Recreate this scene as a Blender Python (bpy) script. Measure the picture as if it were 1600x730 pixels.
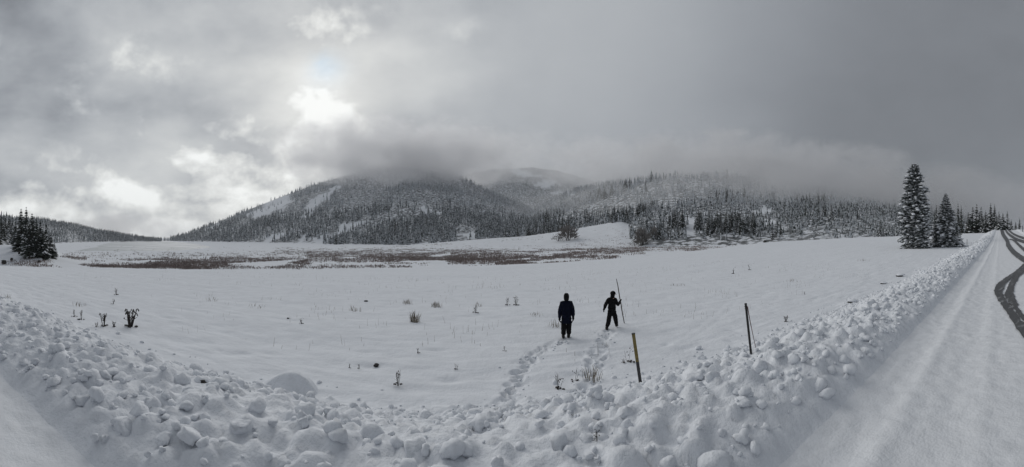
import bpy, bmesh, math, random
import numpy as np
from mathutils import Vector, Matrix, noise as mnoise

# ------------------------------------------------------------------ scene, camera, sky, sun
sc = bpy.context.scene
for o in list(bpy.data.objects):
    bpy.data.objects.remove(o)
sc.render.engine = 'CYCLES'
COL = sc.collection
RNG = np.random.RandomState(7)
random.seed(7)

F, CX, CY = 560.0, 800.0, 372.0          # the panorama: pixels per radian, centre column, eye-level row
EYE = 2.9                                 # eye height above the field at the foot of the road bank

cam_data = bpy.data.cameras.new('camera')
cam_data.type = 'PANO'
cam_data.panorama_type = 'CENTRAL_CYLINDRICAL'
cam_data.central_cylindrical_range_u_min = -CX / F
cam_data.central_cylindrical_range_u_max = (1600 - CX) / F
cam_data.central_cylindrical_range_v_min = -(730 - CY) / F
cam_data.central_cylindrical_range_v_max = CY / F
cam_data.central_cylindrical_radius = 1.0
cam_data.clip_start = 0.05
cam_data.clip_end = 40000
cam = bpy.data.objects.new('camera', cam_data)
cam.location = (0, 0, EYE)
cam.rotation_euler = (math.pi / 2, 0, 0)
COL.objects.link(cam)
sc.camera = cam

sc.view_settings.view_transform = 'Standard'
sc.view_settings.look = 'None'
sc.view_settings.exposure = 0.18
sc.view_settings.gamma = 1.0
sc.cycles.use_denoising = True
sc.cycles.max_bounces = 8
sc.cycles.diffuse_bounces = 3
sc.cycles.volume_bounces = 5
sc.cycles.volume_step_rate = 1.0

SUN_AZ, SUN_EL = -0.53, math.radians(25)   # azimuth from +Y towards +X, elevation
sun_data = bpy.data.lights.new('sun', 'SUN')
sun_data.energy = 1.35
sun_data.angle = math.radians(55)
sun_data.color = (1.0, 0.97, 0.92)
sun = bpy.data.objects.new('sun', sun_data)
sdir = Vector((math.sin(SUN_AZ) * math.cos(SUN_EL), math.cos(SUN_AZ) * math.cos(SUN_EL), math.sin(SUN_EL)))
sun.rotation_euler = sdir.to_track_quat('Z', 'Y').to_euler()
sun.location = (-60, 100, 80)
COL.objects.link(sun)


class NT:
    """small helper for writing node trees"""
    def __init__(self, tree):
        self.t = tree
        tree.nodes.clear()

    def n(self, kind, **kw):
        nd = self.t.nodes.new(kind)
        for k, v in kw.items():
            setattr(nd, k, v)
        return nd

    def link(self, a, b):
        self.t.links.new(a, b)

    def put(self, sock, v):
        if isinstance(v, bpy.types.NodeSocket):
            self.link(v, sock)
        else:
            sock.default_value = v

    def m(self, op, a, b=0.0, c=0.0, clamp=False):
        nd = self.n('ShaderNodeMath', operation=op, use_clamp=clamp)
        self.put(nd.inputs[0], a); self.put(nd.inputs[1], b); self.put(nd.inputs[2], c)
        return nd.outputs[0]

    def sstep(self, v, lo, hi, a=0.0, b=1.0):
        nd = self.n('ShaderNodeMapRange', interpolation_type='SMOOTHSTEP')
        self.put(nd.inputs[0], v)
        for i, q in enumerate((lo, hi, a, b)):
            self.put(nd.inputs[i + 1], q)
        return nd.outputs[0]

    def noise(self, vec, scale, detail=4, rough=.55, dist=0.0):
        nd = self.n('ShaderNodeTexNoise')
        if vec is not None:
            self.link(vec, nd.inputs['Vector'])
        nd.inputs['Scale'].default_value = scale
        nd.inputs['Detail'].default_value = detail
        nd.inputs['Roughness'].default_value = rough
        nd.inputs['Distortion'].default_value = dist
        return nd.outputs['Fac']

    def mapping(self, vec, scale=(1, 1, 1), loc=(0, 0, 0), rot=(0, 0, 0)):
        nd = self.n('ShaderNodeMapping')
        self.link(vec, nd.inputs['Vector'])
        nd.inputs['Location'].default_value = loc
        nd.inputs['Rotation'].default_value = rot
        nd.inputs['Scale'].default_value = scale
        return nd.outputs[0]

    def mix(self, f, a, b):
        nd = self.n('ShaderNodeMix', data_type='RGBA')
        self.put(nd.inputs[0], f)
        self.put(nd.inputs[6], a); self.put(nd.inputs[7], b)
        return nd.outputs[2]


def build_world():
    w = bpy.data.worlds.new('World')
    sc.world = w
    w.use_nodes = True
    T = NT(w.node_tree)
    tc = T.n('ShaderNodeTexCoord')
    d = tc.outputs['Generated']
    sep = T.n('ShaderNodeSeparateXYZ')
    T.link(d, sep.inputs[0])
    x, y, z = sep.outputs
    hor = T.m('SQRT', T.m('ADD', T.m('MULTIPLY', x, x), T.m('MULTIPLY', y, y)))
    e = T.m('DIVIDE', z, T.m('MAXIMUM', hor, .05))
    a = T.m('ARCTAN2', x, y)

    def gauss(a0, e0, wa, we, amp):
        da = T.m('DIVIDE', T.m('SUBTRACT', a, a0), wa)
        de = T.m('DIVIDE', T.m('SUBTRACT', e, e0), we)
        q = T.m('ADD', T.m('MULTIPLY', da, da), T.m('MULTIPLY', de, de))
        return T.m('MULTIPLY', T.m('EXPONENT', T.m('MULTIPLY', q, -1.0)), amp)

    def add(*v):
        r = v[0]
        for k in v[1:]:
            r = T.m('ADD', r, k)
        return r

    v1 = T.mapping(d, (1, 1, 1.9), (3.1, 1.7, .4))
    big = T.noise(v1, 1.55, 9, .52, .15)                # large grey masses
    off = tuple(.05 * q for q in (math.sin(SUN_AZ) * math.cos(SUN_EL), math.cos(SUN_AZ) * math.cos(SUN_EL), math.sin(SUN_EL) + .5))
    puff = T.noise(T.mapping(d, (1, 1, 1.5), (8.2, 4.3, 1.9)), 2.7, 12, .53, .18)               # billows
    puff_s = T.noise(T.mapping(d, (1, 1, 1.5), (8.2 + off[0], 4.3 + off[1], 1.9 + off[2] * 1.5)), 2.7, 6, .53, .18)
    relief = T.m('SUBTRACT', puff, puff_s)             # thicker or thinner towards the sun
    p2 = T.noise(T.mapping(d, (1, 1, 1.4), (2.2, 7.3, 3.9)), 9.0, 10, .55, .1)
    p2s = T.noise(T.mapping(d, (1, 1, 1.4), (2.2 + off[0] * .5, 7.3 + off[1] * .5, 3.9 + off[2] * .7)), 9.0, 6, .55, .1)
    v3 = T.mapping(d, (1, 1, 2.6), (1.2, 9.3, 5.1))
    fine = T.noise(v3, 8.0, 10, .62, .2)
    left = T.sstep(a, .25, -.5)                         # broken cloud to the left, an even sheet to the right
    right = T.sstep(a, .05, 1.25)
    base = T.m('SUBTRACT', .325, T.m('MULTIPLY', right, .145))
    soft = T.noise(T.mapping(d, (1, 1, 1.7), (5.1, 2.7, 1.4)), 2.3, 5, .45, .2)
    lump = T.m('MULTIPLY', T.m('MULTIPLY', T.m('SUBTRACT', big, .5), .78), T.m('ADD', T.m('MULTIPLY', left, .85), .15))
    lump2 = T.m('MULTIPLY', T.m('MULTIPLY', T.m('SUBTRACT', soft, .5), .62), T.m('ADD', T.m('MULTIPLY', left, .9), .10))
    wisp = T.m('MULTIPLY', T.m('MULTIPLY', T.m('SUBTRACT', fine, .5), .15), T.m('ADD', T.m('MULTIPLY', left, .95), .05))
    dark = add(gauss(-1.20, .36, .30, .09, -.05), gauss(-.80, .40, .15, .12, -.04), gauss(-.30, .27, .12, .12, -.05), gauss(-1.1, .56, .5, .12, .04), gauss(-.33, .44, .16, .10, .09), gauss(.0, .66, .75, .32, .10), gauss(-.55, .38, .32, .27, .10))
    back = add(base, lump, lump2, wisp, dark)
    g_low = add(gauss(-1.15, .08, .50, .17, 1.0), gauss(-.78, .10, .26, .17, .6))
    g_glow = add(gauss(-.54, .31, .12, .14, 1.0), gauss(-.50, .45, .09, .10, .7))
    g_top = gauss(-.95, .60, .55, .16, 1.0)
    bias = add(T.m('MULTIPLY', g_low, .41), T.m('MULTIPLY', g_glow, .27), T.m('MULTIPLY', g_top, .12))
    cum = T.m('MULTIPLY', T.sstep(add(puff, T.m('MULTIPLY', T.m('SUBTRACT', p2, .5), .20), bias), .52, .74), left)
    lit = add(.43, T.m('MULTIPLY', g_low, .23), T.m('MULTIPLY', g_glow, .26), T.m('MULTIPLY', relief, 1.9), T.m('MULTIPLY', T.m('SUBTRACT', p2, p2s), 1.0), T.m('MULTIPLY', T.m('SUBTRACT', fine, .5), .25))
    lit = T.m('MAXIMUM', lit, T.m('ADD', back, .02))
    val = T.m('ADD', T.m('MULTIPLY', back, T.m('SUBTRACT', 1.0, cum)), T.m('MULTIPLY', lit, cum))
    val = T.m('ADD', val, T.m('MULTIPLY', g_glow, T.sstep(soft, .38, .62, .06, .22)))
    val = T.m('MINIMUM', T.m('MAXIMUM', val, .12), .88)
    tint = T.mix(T.sstep(val, .16, .7), (.92, .985, 1.085, 1), (.98, 1.0, .99, 1))
    blue = T.m('MULTIPLY', gauss(-.53, .49, .06, .05, 1.0), T.sstep(puff, .62, .42), clamp=True)
    tint = T.mix(T.m('MULTIPLY', blue, .8), tint, (.80, .97, 1.13, 1))
    cl = T.n('ShaderNodeVectorMath', operation='SCALE')
    T.link(tint, cl.inputs[0])
    T.link(val, cl.inputs['Scale'])
    bg_cloud = T.n('ShaderNodeBackground')
    T.link(cl.outputs[0], bg_cloud.inputs['Color'])
    bg_cloud.inputs['Strength'].default_value = 1.0
    sky = T.n('ShaderNodeTexSky', sky_type='NISHITA', sun_disc=False, sun_elevation=SUN_EL, sun_rotation=SUN_AZ)
    bg_sky = T.n('ShaderNodeBackground')
    T.link(sky.outputs[0], bg_sky.inputs['Color'])
    bg_sky.inputs['Strength'].default_value = .05
    mx = T.n('ShaderNodeMixShader')
    mx.inputs[0].default_value = .96                    # the cloud hides almost all of the clear sky
    T.link(bg_sky.outputs[0], mx.inputs[1])
    T.link(bg_cloud.outputs[0], mx.inputs[2])
    out = T.n('ShaderNodeOutputWorld')
    T.link(mx.outputs[0], out.inputs['Surface'])


build_world()


# ------------------------------------------------------------------ helpers
def tag(o, label=None, cat=None, group=None, kind=None):
    if label: o['label'] = label
    if cat: o['category'] = cat
    if group: o['group'] = group
    if kind: o['kind'] = kind
    return o


def obj(name, me, parent=None, loc=None):
    o = bpy.data.objects.new(name, me)
    COL.objects.link(o)
    if parent is not None:
        o.parent = parent
    if loc is not None:
        o.location = loc
    return o


def empty(name, loc, label, cat, group=None, rz=0.0, scale=1.0):
    o = bpy.data.objects.new(name, None)
    o.empty_display_size = .2
    COL.objects.link(o)
    o.location = loc
    o.rotation_euler = (0, 0, rz)
    o.scale = (scale,) * 3
    return tag(o, label, cat, group)


class MB:
    """collects vertices and faces of one mesh"""
    def __init__(self):
        self.v, self.f, self.mi = [], [], []

    def add(self, vs, fs, mi=0):
        b = len(self.v)
        self.v.extend(tuple(p) for p in vs)
        for q in fs:
            self.f.append(tuple(i + b for i in q))
            self.mi.append(mi)

    def tube(self, pts, radii, sides=6, mi=0, cap=True):
        pts = [Vector(p) for p in pts]
        n = len(pts)
        rings = []
        ref = Vector((.31, .93, .17)).normalized()
        for i, p in enumerate(pts):
            t = (pts[min(i + 1, n - 1)] - pts[max(i - 1, 0)])
            t = t.normalized() if t.length > 1e-9 else Vector((0, 0, 1))
            u = t.cross(ref)
            if u.length < 1e-3: u = t.cross(Vector((1, 0, 0)))
            u.normalize()
            w = t.cross(u)
            rings += [p + (u * math.cos(2 * math.pi * k / sides) + w * math.sin(2 * math.pi * k / sides)) * radii[i] for k in range(sides)]
        fs = []
        for i in range(n - 1):
            for k in range(sides):
                k2 = (k + 1) % sides
                fs.append((i * sides + k, i * sides + k2, (i + 1) * sides + k2, (i + 1) * sides + k))
        if cap:
            fs.append(tuple(range(sides))[::-1])
            fs.append(tuple((n - 1) * sides + k for k in range(sides)))
        self.add(rings, fs, mi)

    def mesh(self, name, mats, smooth=False):
        me = bpy.data.meshes.new(name)
        me.from_pydata(self.v, [], self.f)
        for m in (mats if isinstance(mats, (list, tuple)) else [mats]):
            me.materials.append(m)
        me.polygons.foreach_set('material_index', self.mi)
        if smooth:
            me.polygons.foreach_set('use_smooth', [True] * len(self.f))
        me.update()
        return me


def np_mesh(name, verts, faces, mats, smooth=False, mi=None):
    """verts (n,3), faces (m,k) with k = 3 or 4"""
    me = bpy.data.meshes.new(name)
    verts = np.asarray(verts, np.float32); faces = np.asarray(faces, np.int32)
    m, k = faces.shape
    me.vertices.add(len(verts)); me.vertices.foreach_set('co', verts.ravel())
    me.loops.add(m * k); me.loops.foreach_set('vertex_index', faces.ravel())
    me.polygons.add(m)
    me.polygons.foreach_set('loop_start', np.arange(0, m * k, k, dtype=np.int32))
    me.polygons.foreach_set('use_smooth', np.full(m, smooth))
    for q in (mats if isinstance(mats, (list, tuple)) else [mats]):
        me.materials.append(q)
    if mi is not None:
        me.polygons.foreach_set('material_index', np.asarray(mi, np.int32))
    me.update(calc_edges=True)
    return me


# ------------------------------------------------------------------ materials
def mat(name, build):
    m = bpy.data.materials.new(name)
    m.use_nodes = True
    T = NT(m.node_tree)
    bs = T.n('ShaderNodeBsdfPrincipled')
    out = T.n('ShaderNodeOutputMaterial')
    T.link(bs.outputs[0], out.inputs['Surface'])
    build(T, bs)
    return m


def bump(T, bs, height, strength, dist):
    b = T.n('ShaderNodeBump')
    b.inputs['Strength'].default_value = strength
    b.inputs['Distance'].default_value = dist
    T.link(height, b.inputs['Height'])
    T.link(b.outputs[0], bs.inputs['Normal'])


def geo_pos(T):
    return T.n('ShaderNodeNewGeometry').outputs['Position']


SNOW = (.78, .805, .845, 1)


def snow_mat(name, scales=((28, .5, .02), (5, .35, .05)), base=SNOW, vary=.06, dirt=None):
    def b(T, bs):
        p = geo_pos(T)
        n1 = T.noise(p, scales[0][0], 6, .62)
        n2 = T.noise(p, scales[1][0], 4, .55)
        c2 = tuple(v * (1 - vary) for v in base[:3]) + (1,)
        col = T.mix(T.sstep(n2, .3, .7), base, c2)
        if dirt:
            nd = T.noise(T.mapping(p, dirt.get('stretch', (1, 1, 1))), dirt['scale'], 8, .68)
            amt = dirt.get('amt', 1.0)
            if dirt.get('woods'):
                amt = T.m('MULTIPLY', T.n('ShaderNodeAttribute', attribute_name='woods').outputs['Fac'], amt)
            col = T.mix(T.m('MULTIPLY', T.sstep(nd, dirt['lo'], dirt['hi']), amt), col, dirt['col'])
        T.put(bs.inputs['Base Color'], col)
        bs.inputs['Roughness'].default_value = .62
        bs.inputs['Specular IOR Level'].default_value = 0.0
        h = T.m('ADD', T.m('MULTIPLY', n1, .35), n2)
        bump(T, bs, h, scales[0][1], scales[0][2])
    return mat(name, b)


M = {}
M['snow_field'] = snow_mat('field_snow', ((9, .7, .07), (1.6, 0, 0)), dirt=dict(scale=1.1, lo=.70, hi=.80, col=(.30, .28, .25, 1), amt=.5))
M['snow_bank'] = snow_mat('bank_snow', ((26, .85, .035), (9, 0, 0)))
M['road_snow'] = snow_mat('road_snow', ((40, .9, .02), (7, 0, 0)), base=(.80, .82, .85, 1), vary=.07)
M['marsh_snow'] = snow_mat('marsh_snow', ((3, .5, .1), (.4, 0, 0)), dirt=dict(scale=.22, lo=.60, hi=.72, col=(.20, .17, .15, 1), amt=.6, stretch=(.4, 1, 1)))
M['hill_snow'] = snow_mat('hill_snow', ((.5, .5, .5), (.06, 0, 0)), dirt=dict(scale=.16, lo=.42, hi=.56, col=(.085, .09, .09, 1), amt=.9, woods=True))
M['meadow_snow'] = snow_mat('meadow_snow', ((.8, .5, .3), (.1, 0, 0)), dirt=dict(scale=.5, lo=.66, hi=.74, col=(.15, .14, .13, 1), amt=.7, stretch=(.4, 1, 1)))
M['clump_snow'] = snow_mat('branch_snow', ((6, .4, .05), (2, 0, 0)), base=(.80, .82, .85, 1))


def b_ice(T, bs):
    p = geo_pos(T)
    n = T.noise(T.mapping(p, (.35, 1, 1)), .03, 6, .6)
    T.put(bs.inputs['Base Color'], T.mix(T.sstep(n, .42, .6), (.50, .53, .55, 1), (.68, .70, .73, 1)))
    bs.inputs['Roughness'].default_value = .6
    bs.inputs['Specular IOR Level'].default_value = .1
M['ice'] = mat('lake_ice', b_ice)


def b_asphalt(T, bs):
    p = geo_pos(T)
    n = T.noise(p, 60, 5, .7)
    n2 = T.noise(T.mapping(p, (1, 4, 1), rot=(0, 0, -.21)), 1.6, 6, .62)
    c = T.mix(T.sstep(n, .35, .7), (.05, .051, .053, 1), (.105, .106, .108, 1))
    c = T.mix(T.m('MULTIPLY', T.sstep(n2, .56, .72), .45), c, (.62, .64, .66, 1))
    T.put(bs.inputs['Base Color'], c)
    bs.inputs['Roughness'].default_value = .5
    bump(T, bs, n, .5, .006)
M['asphalt'] = mat('wet_asphalt', b_asphalt)


def b_needles(lo, hi, snow=0.0, scale=.9):
    def b(T, bs):
        g = T.n('ShaderNodeNewGeometry')
        n = T.noise(g.outputs['Position'], scale, 3, .6)
        c = T.mix(g.outputs['Random Per Island'], lo, hi)
        if snow:
            sep = T.n('ShaderNodeSeparateXYZ')
            T.link(g.outputs['Normal'], sep.inputs[0])
            up = T.m('ADD', T.m('MULTIPLY', T.m('ABSOLUTE', sep.outputs[2]), .25), n)
            up = T.m('ADD', up, T.m('MULTIPLY', g.outputs['Random Per Island'], .12))
            c = T.mix(T.m('MULTIPLY', T.sstep(up, .62 - snow, .80 - snow), .85), c, (.66, .69, .73, 1))
        T.put(bs.inputs['Base Color'], c)
        bs.inputs['Roughness'].default_value = .8
        bs.inputs['Specular IOR Level'].default_value = .15
    return b
M['needles'] = mat('spruce_needles', b_needles((.030, .038, .034, 1), (.060, .070, .060, 1)))
M['needles_snowy'] = mat('snowy_spruce_needles', b_needles((.034, .041, .038, 1), (.062, .072, .064, 1), .035, 2.6))
M['needles_far'] = mat('forest_needles', b_needles((.030, .038, .036, 1), (.055, .064, .058, 1), .10, .55))
M['needles_frost'] = mat('frosted_needles', b_needles((.035, .042, .042, 1), (.065, .072, .070, 1), .17, .5))


def plain(name, c, r=.75, c2=None, sc_=8.0, spec=.3):
    def b(T, bs):
        n = T.noise(geo_pos(T), sc_, 5, .6)
        T.put(bs.inputs['Base Color'], T.mix(T.sstep(n, .35, .68), c + (1,), (c2 or tuple(v * .7 for v in c)) + (1,)))
        bs.inputs['Roughness'].default_value = r
        bs.inputs['Specular IOR Level'].default_value = spec
    return mat(name, b)
M['bark'] = plain('bark', (.09, .075, .065), .9, (.05, .042, .038))
M['brush'] = plain('dead_brush', (.27, .222, .205), .9, (.19, .155, .145), .5)
M['twig'] = plain('dark_twig', (.045, .038, .035), .85, (.03, .026, .024))
M['willow'] = plain('willow_twig', (.21, .195, .185), .85, (.15, .14, .132))
M['straw'] = plain('dry_grass', (.26, .225, .175), .8, (.16, .14, .115), 20)
M['rock'] = plain('dark_rock', (.05, .047, .045), .8, (.03, .028, .027))
M['yellow'] = plain('worn_yellow_paint', (.20, .155, .05), .6, (.13, .10, .04), 25)
M['post_dark'] = plain('dark_post_paint', (.035, .035, .038), .6, (.055, .055, .055), 25)
M['post_black'] = plain('black_post', (.018, .017, .018), .55, (.03, .03, .03), 25)
M['red_wire'] = plain('red_wire', (.13, .03, .03), .5, (.07, .03, .03))
M['navy'] = plain('navy_jacket', (.006, .008, .019), .85, (.0045, .006, .013), 12, .08)
M['black_cloth'] = plain('black_cloth', (.007, .007, .008), .85, (.011, .011, .012), 14, .1)
M['boots'] = plain('boot_rubber', (.012, .011, .011), .6)
M['skin'] = plain('skin', (.42, .26, .19), .55, (.38, .23, .17))
M['stick'] = plain('stick_wood', (.065, .05, .04), .85, (.04, .032, .027), 15)


# ------------------------------------------------------------------ terrain
def _hash(i, j, seed):
    n = (i.astype(np.int64) * 374761393 + j.astype(np.int64) * 668265263 + seed * 1442695041) & 0x7fffffff
    n = (n ^ (n >> 13)) * 1274126177 & 0x7fffffff
    n = (n ^ (n >> 16)) & 0x7fffffff
    return n / float(0x7fffffff)


def vnoise(x, y, seed=0):
    i = np.floor(x); j = np.floor(y)
    fx = x - i; fy = y - j
    fx = fx * fx * (3 - 2 * fx); fy = fy * fy * (3 - 2 * fy)
    a = _hash(i, j, seed); b = _hash(i + 1, j, seed)
    c = _hash(i, j + 1, seed); d = _hash(i + 1, j + 1, seed)
    return (a * (1 - fx) + b * fx) * (1 - fy) + (c * (1 - fx) + d * fx) * fy


def fbm(x, y, octv=4, seed=0, gain=.5):
    t = 0; amp = 1; s = 0
    for k in range(octv):
        t = t + amp * (vnoise(x * 2 ** k + 17.3 * k, y * 2 ** k + 9.1 * k, seed + k) - .5)
        s += amp; amp *= gain
    return t / s * 2


def ss(a, b, v):
    t = np.clip((v - a) / (b - a), 0, 1)
    return t * t * (3 - 2 * t)


PSI = (1562 - CX) / F                     # heading of the road
UX, UY = math.sin(PSI), math.cos(PSI)
NX, NY = -math.cos(PSI), math.sin(PSI)


def to_sp(x, y):
    return x * UX + y * UY, x * NX + y * NY


def to_xy(s, p):
    return s * UX + p * NX, s * UY + p * NY


def rise(s):
    q = np.clip(s, 0, 130)
    r = .0027 * q + .00021 * q * q
    t = np.clip(s - 130, 0, 80)
    r = r + .0573 * t - .000573 * t * t
    return r - .034 * np.clip(s - 210, 0, 300)


EDGE = np.array([[-400, 38], [0, 40], [300, 42], [500, 47], [700, 54], [850, 60], [1000, 66], [1100, 82], [1200, 105], [1300, 118], [1400, 128], [1500, 150], [1700, 200]])
MARSH = np.array([[-400, -8], [650, -8], [800, -6.6], [1000, -4.2], [1150, -3], [1300, 0], [1500, 2], [1800, 2]])

# ridge lines as (pixel column, row of the bare crest), crest distance and foot distance by column
LAYERS = [
    dict(name='main', crest=[(200, 386), (245, 382), (300, 362), (340, 348), (380, 331), (420, 315), (460, 300), (500, 286), (540, 274), (590, 262), (630, 254), (680, 264), (720, 278), (760, 297), (800, 316), (860, 342), (900, 362), (930, 376)],
         R=[(240, 2300), (400, 1900), (630, 1650), (930, 1400)], B=[(240, 1500), (300, 1050), (400, 800), (560, 640), (760, 560), (930, 500)], up=1.1),
    dict(name='far', crest=[(640, 330), (690, 290), (735, 270), (770, 264), (830, 261), (870, 266), (910, 277), (960, 292), (1040, 330)],
         R=[(0, 2500)], B=[(0, 1450)], up=1.0),
    dict(name='right', crest=[(760, 376), (800, 352), (850, 322), (900, 298), (950, 287), (1000, 279), (1060, 272), (1100, 271), (1140, 274), (1180, 281), (1220, 290), (1280, 300), (1340, 308), (1400, 318), (1500, 342), (1600, 356), (1700, 362), (1900, 366)],
         R=[(800, 1300), (1100, 1150), (1400, 950), (1600, 900)], B=[(800, 460), (900, 400), (1000, 275), (1300, 260), (1600, 300)], up=.95),
    dict(name='meadow', crest=[(640, 384), (700, 378), (760, 373), (820, 369), (880, 361), (930, 352), (970, 345), (985, 349), (1005, 364), (1030, 378)],
         R=[(700, 520), (900, 420), (1000, 400)], B=[(700, 330), (900, 290), (1000, 270)], up=1.2),
    dict(name='shore', crest=[(-400, 366), (-100, 374), (0, 382), (60, 384), (90, 398), (130, 408), (170, 418), (220, 424)],
         R=[(-100, 190), (0, 185), (90, 165), (200, 150)], B=[(-100, 105), (0, 112), (90, 118), (200, 135)], up=1.0),
    dict(name='leftwood', crest=[(-500, 300), (-200, 320), (0, 342), (25, 350), (45, 362), (80, 384), (110, 400)],
         R=[(0, 520)], B=[(-200, 190), (0, 210), (80, 330)], up=1.0),
    dict(name='lefthill', crest=[(-300, 322), (0, 338), (60, 342), (100, 348), (150, 359), (200, 368), (240, 374.5), (290, 380)],
         R=[(0, 1300), (240, 1500)], B=[(0, 650), (100, 720), (240, 1100)], up=1.0),
    dict(name='valley', crest=[(-200, 360), (60, 371), (160, 372.5), (240, 374), (300, 373.5), (400, 372), (500, 370)],
         R=[(0, 5200)], B=[(0, 3000)], up=1.0),
]


def lerp(tab, v):
    tab = np.asarray(tab, float)
    return np.interp(v, tab[:, 0], tab[:, 1])


def px_of(x, y):
    return CX + F * np.arctan2(x, y)


def terrain(x, y, full=False):
    x = np.asarray(x, float); y = np.asarray(y, float)
    s, p = to_sp(x, y)
    r = np.hypot(x, y)
    px = px_of(x, y)
    rs = rise(s)
    # field behind the bank
    c = .03 * (1 - ss(0, 100, s))
    f = rs - c * np.clip(p - 6, 0, 300) + .10 * fbm(s * .09, p * .16, 3, 5) + .035 * fbm(s * .35, p * .8, 3, 8) - .045 * np.abs(fbm(s * .5 + .3 * p, p * 1.7, 3, 15)) * (r < 200)
    D = lerp(EDGE, px)
    mz = lerp(MARSH, px)
    t = ss(0, 1, (r - D) / 26)
    front = ss(4, 14, p)
    t = t * front
    mm = mz + .35 * fbm(x * .03, y * .05, 3, 11)
    low = f * (1 - t) + mm * t
    # hills
    hill = np.full_like(r, -1e3); which = np.full(r.shape, -1, int); tt = np.zeros_like(r)
    cut = ss(30, 70, p)
    for k, L in enumerate(LAYERS):
        cr = np.array(L['crest'], float)
        inside = (px > cr[0, 0] - 1) & (px < cr[-1, 0] + 1)
        R = lerp(L['R'], px); B = lerp(L['B'], px)
        zr = EYE + (CY - np.interp(px, cr[:, 0], cr[:, 1])) * R / F
        q = (r - B) / (R - B)
        up = np.clip(q, 0, 1)
        g = up ** L['up']
        g = g * (1 - .25 * ss(.8, 1, up)) + .25 * ss(.8, 1, up)
        rel = zr - mz
        amp = np.minimum(rel * .10, 26)
        nz = amp * fbm(x / 210., y / 210., 4, 31 + k) * np.sin(np.pi * np.clip(q, 0, 1))
        z = mz + rel * g + nz - np.clip(q - 1, 0, 9) * rel * .45
        z = np.where((q > 0) & inside & (p > 20) & (rel > .5), z, -1e3)
        better = z > hill
        hill = np.where(better, z, hill); which = np.where(better, k, which); tt = np.where(better, q, tt)
    hz = np.maximum(hill, low)
    z = np.where(hill > low, low + (hz - low) * cut, low)
    ishill = (hill > low + .15) & (cut > .02)
    # bank, road
    ps = p + .25 * fbm(s * .25, s * 0 + 3.3, 2, 4) * ss(1.4, 2.2, p)
    prof = np.interp(ps, [-7.6, -7.0, 1.36, 1.50, 1.62, 1.95, 2.5, 3.0, 3.7, 4.6, 5.5, 6.3],
                         [1.62, 1.25, 1.25, 1.27, 1.36, 1.45, 1.47, 1.36, 1.04, .58, .22, 0.0])
    road = prof + rs
    rut = ss(-1.5, 2.0, s)
    wob = .05 * fbm(s * .5, s * 0 + 8.1, 3, 43)
    road = road + rut * (.024 * np.exp(-((p - .90 - wob) / .09) ** 2) - .016 * np.exp(-((p - 1.15 - wob) / .13) ** 2) - .016 * np.exp(-((p - .45) / .17) ** 2) + .010 * np.exp(-((p - .16 + wob) / .07) ** 2))
    road = road + (.010 * fbm(s * 1.3, p * 3, 3, 41) + .014 * fbm(s * 6, p * 11, 4, 45)) * (p < 1.5) * (np.abs(s) < 60)
    w = 1 - ss(5.0, 6.4, p)
    z = z * (1 - w) + road * w
    if not full:
        return z
    return z, dict(s=s, p=p, r=r, px=px, t=t, ishill=ishill, which=which, q=tt)


def cast(px, py, rmin=1.2, rmax=6000):
    """the ground point seen at a picture position"""
    th = (px - CX) / F
    k = -(py - CY) / F
    rr = np.geomspace(rmin, rmax, 1100)
    z = terrain(rr * math.sin(th), rr * math.cos(th))
    below = np.nonzero(EYE + k * rr <= z)[0]
    if not len(below):
        return None
    i = below[0]
    lo, hi = (rr[i - 1] if i else rr[0]), rr[i]
    if i:
        g0, g1 = EYE + k * rr[i - 1] - z[i - 1], EYE + k * rr[i] - z[i]
        hi = lo + (hi - lo) * g0 / max(g0 - g1, 1e-9)
    return Vector((hi * math.sin(th), hi * math.cos(th), EYE + k * hi)), hi


def ground(x, y):
    return float(terrain(np.array([x]), np.array([y]))[0])


def at(px, r):
    th = (px - CX) / F
    x, y = r * math.sin(th), r * math.cos(th)
    return Vector((x, y, ground(x, y)))


def axis(lo_dense, hi_dense, step, grow, lo, hi):
    a = list(np.arange(lo_dense, hi_dense, step))
    up, st = [], step
    v = a[-1]
    while v < hi:
        st = max(step, min(st * 1.03, grow * (v - hi_dense) + step))
        v += st; up.append(v)
    dn, st = [], step
    v = a[0]
    while v > lo:
        st = max(step, min(st * 1.03, grow * (lo_dense - v) + step))
        v -= st; dn.append(v)
    return np.array(dn[::-1] + a + up)


S_AX = axis(-6.0, 9.5, .045, .019, -9000, 9000)
P_AX = axis(1.4, 7.2, .04, .019, -900, 9000)
SS, PP = np.meshgrid(S_AX, P_AX)
GX, GY = to_xy(SS, PP)
GZ, INFO = terrain(GX, GY, True)


def splat(s0, p0, rx, fn, ry=None):
    """adds fn(ds, dp) to the ground grid around a point given in road coordinates"""
    ry = ry or rx
    i0, i1 = np.searchsorted(S_AX, [s0 - rx, s0 + rx]); j0, j1 = np.searchsorted(P_AX, [p0 - ry, p0 + ry])
    if i1 - i0 < 1 or j1 - j0 < 1:
        return
    ds = SS[j0:j1, i0:i1] - s0; dp = PP[j0:j1, i0:i1] - p0
    GZ[j0:j1, i0:i1] = fn(GZ[j0:j1, i0:i1], ds, dp)


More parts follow.
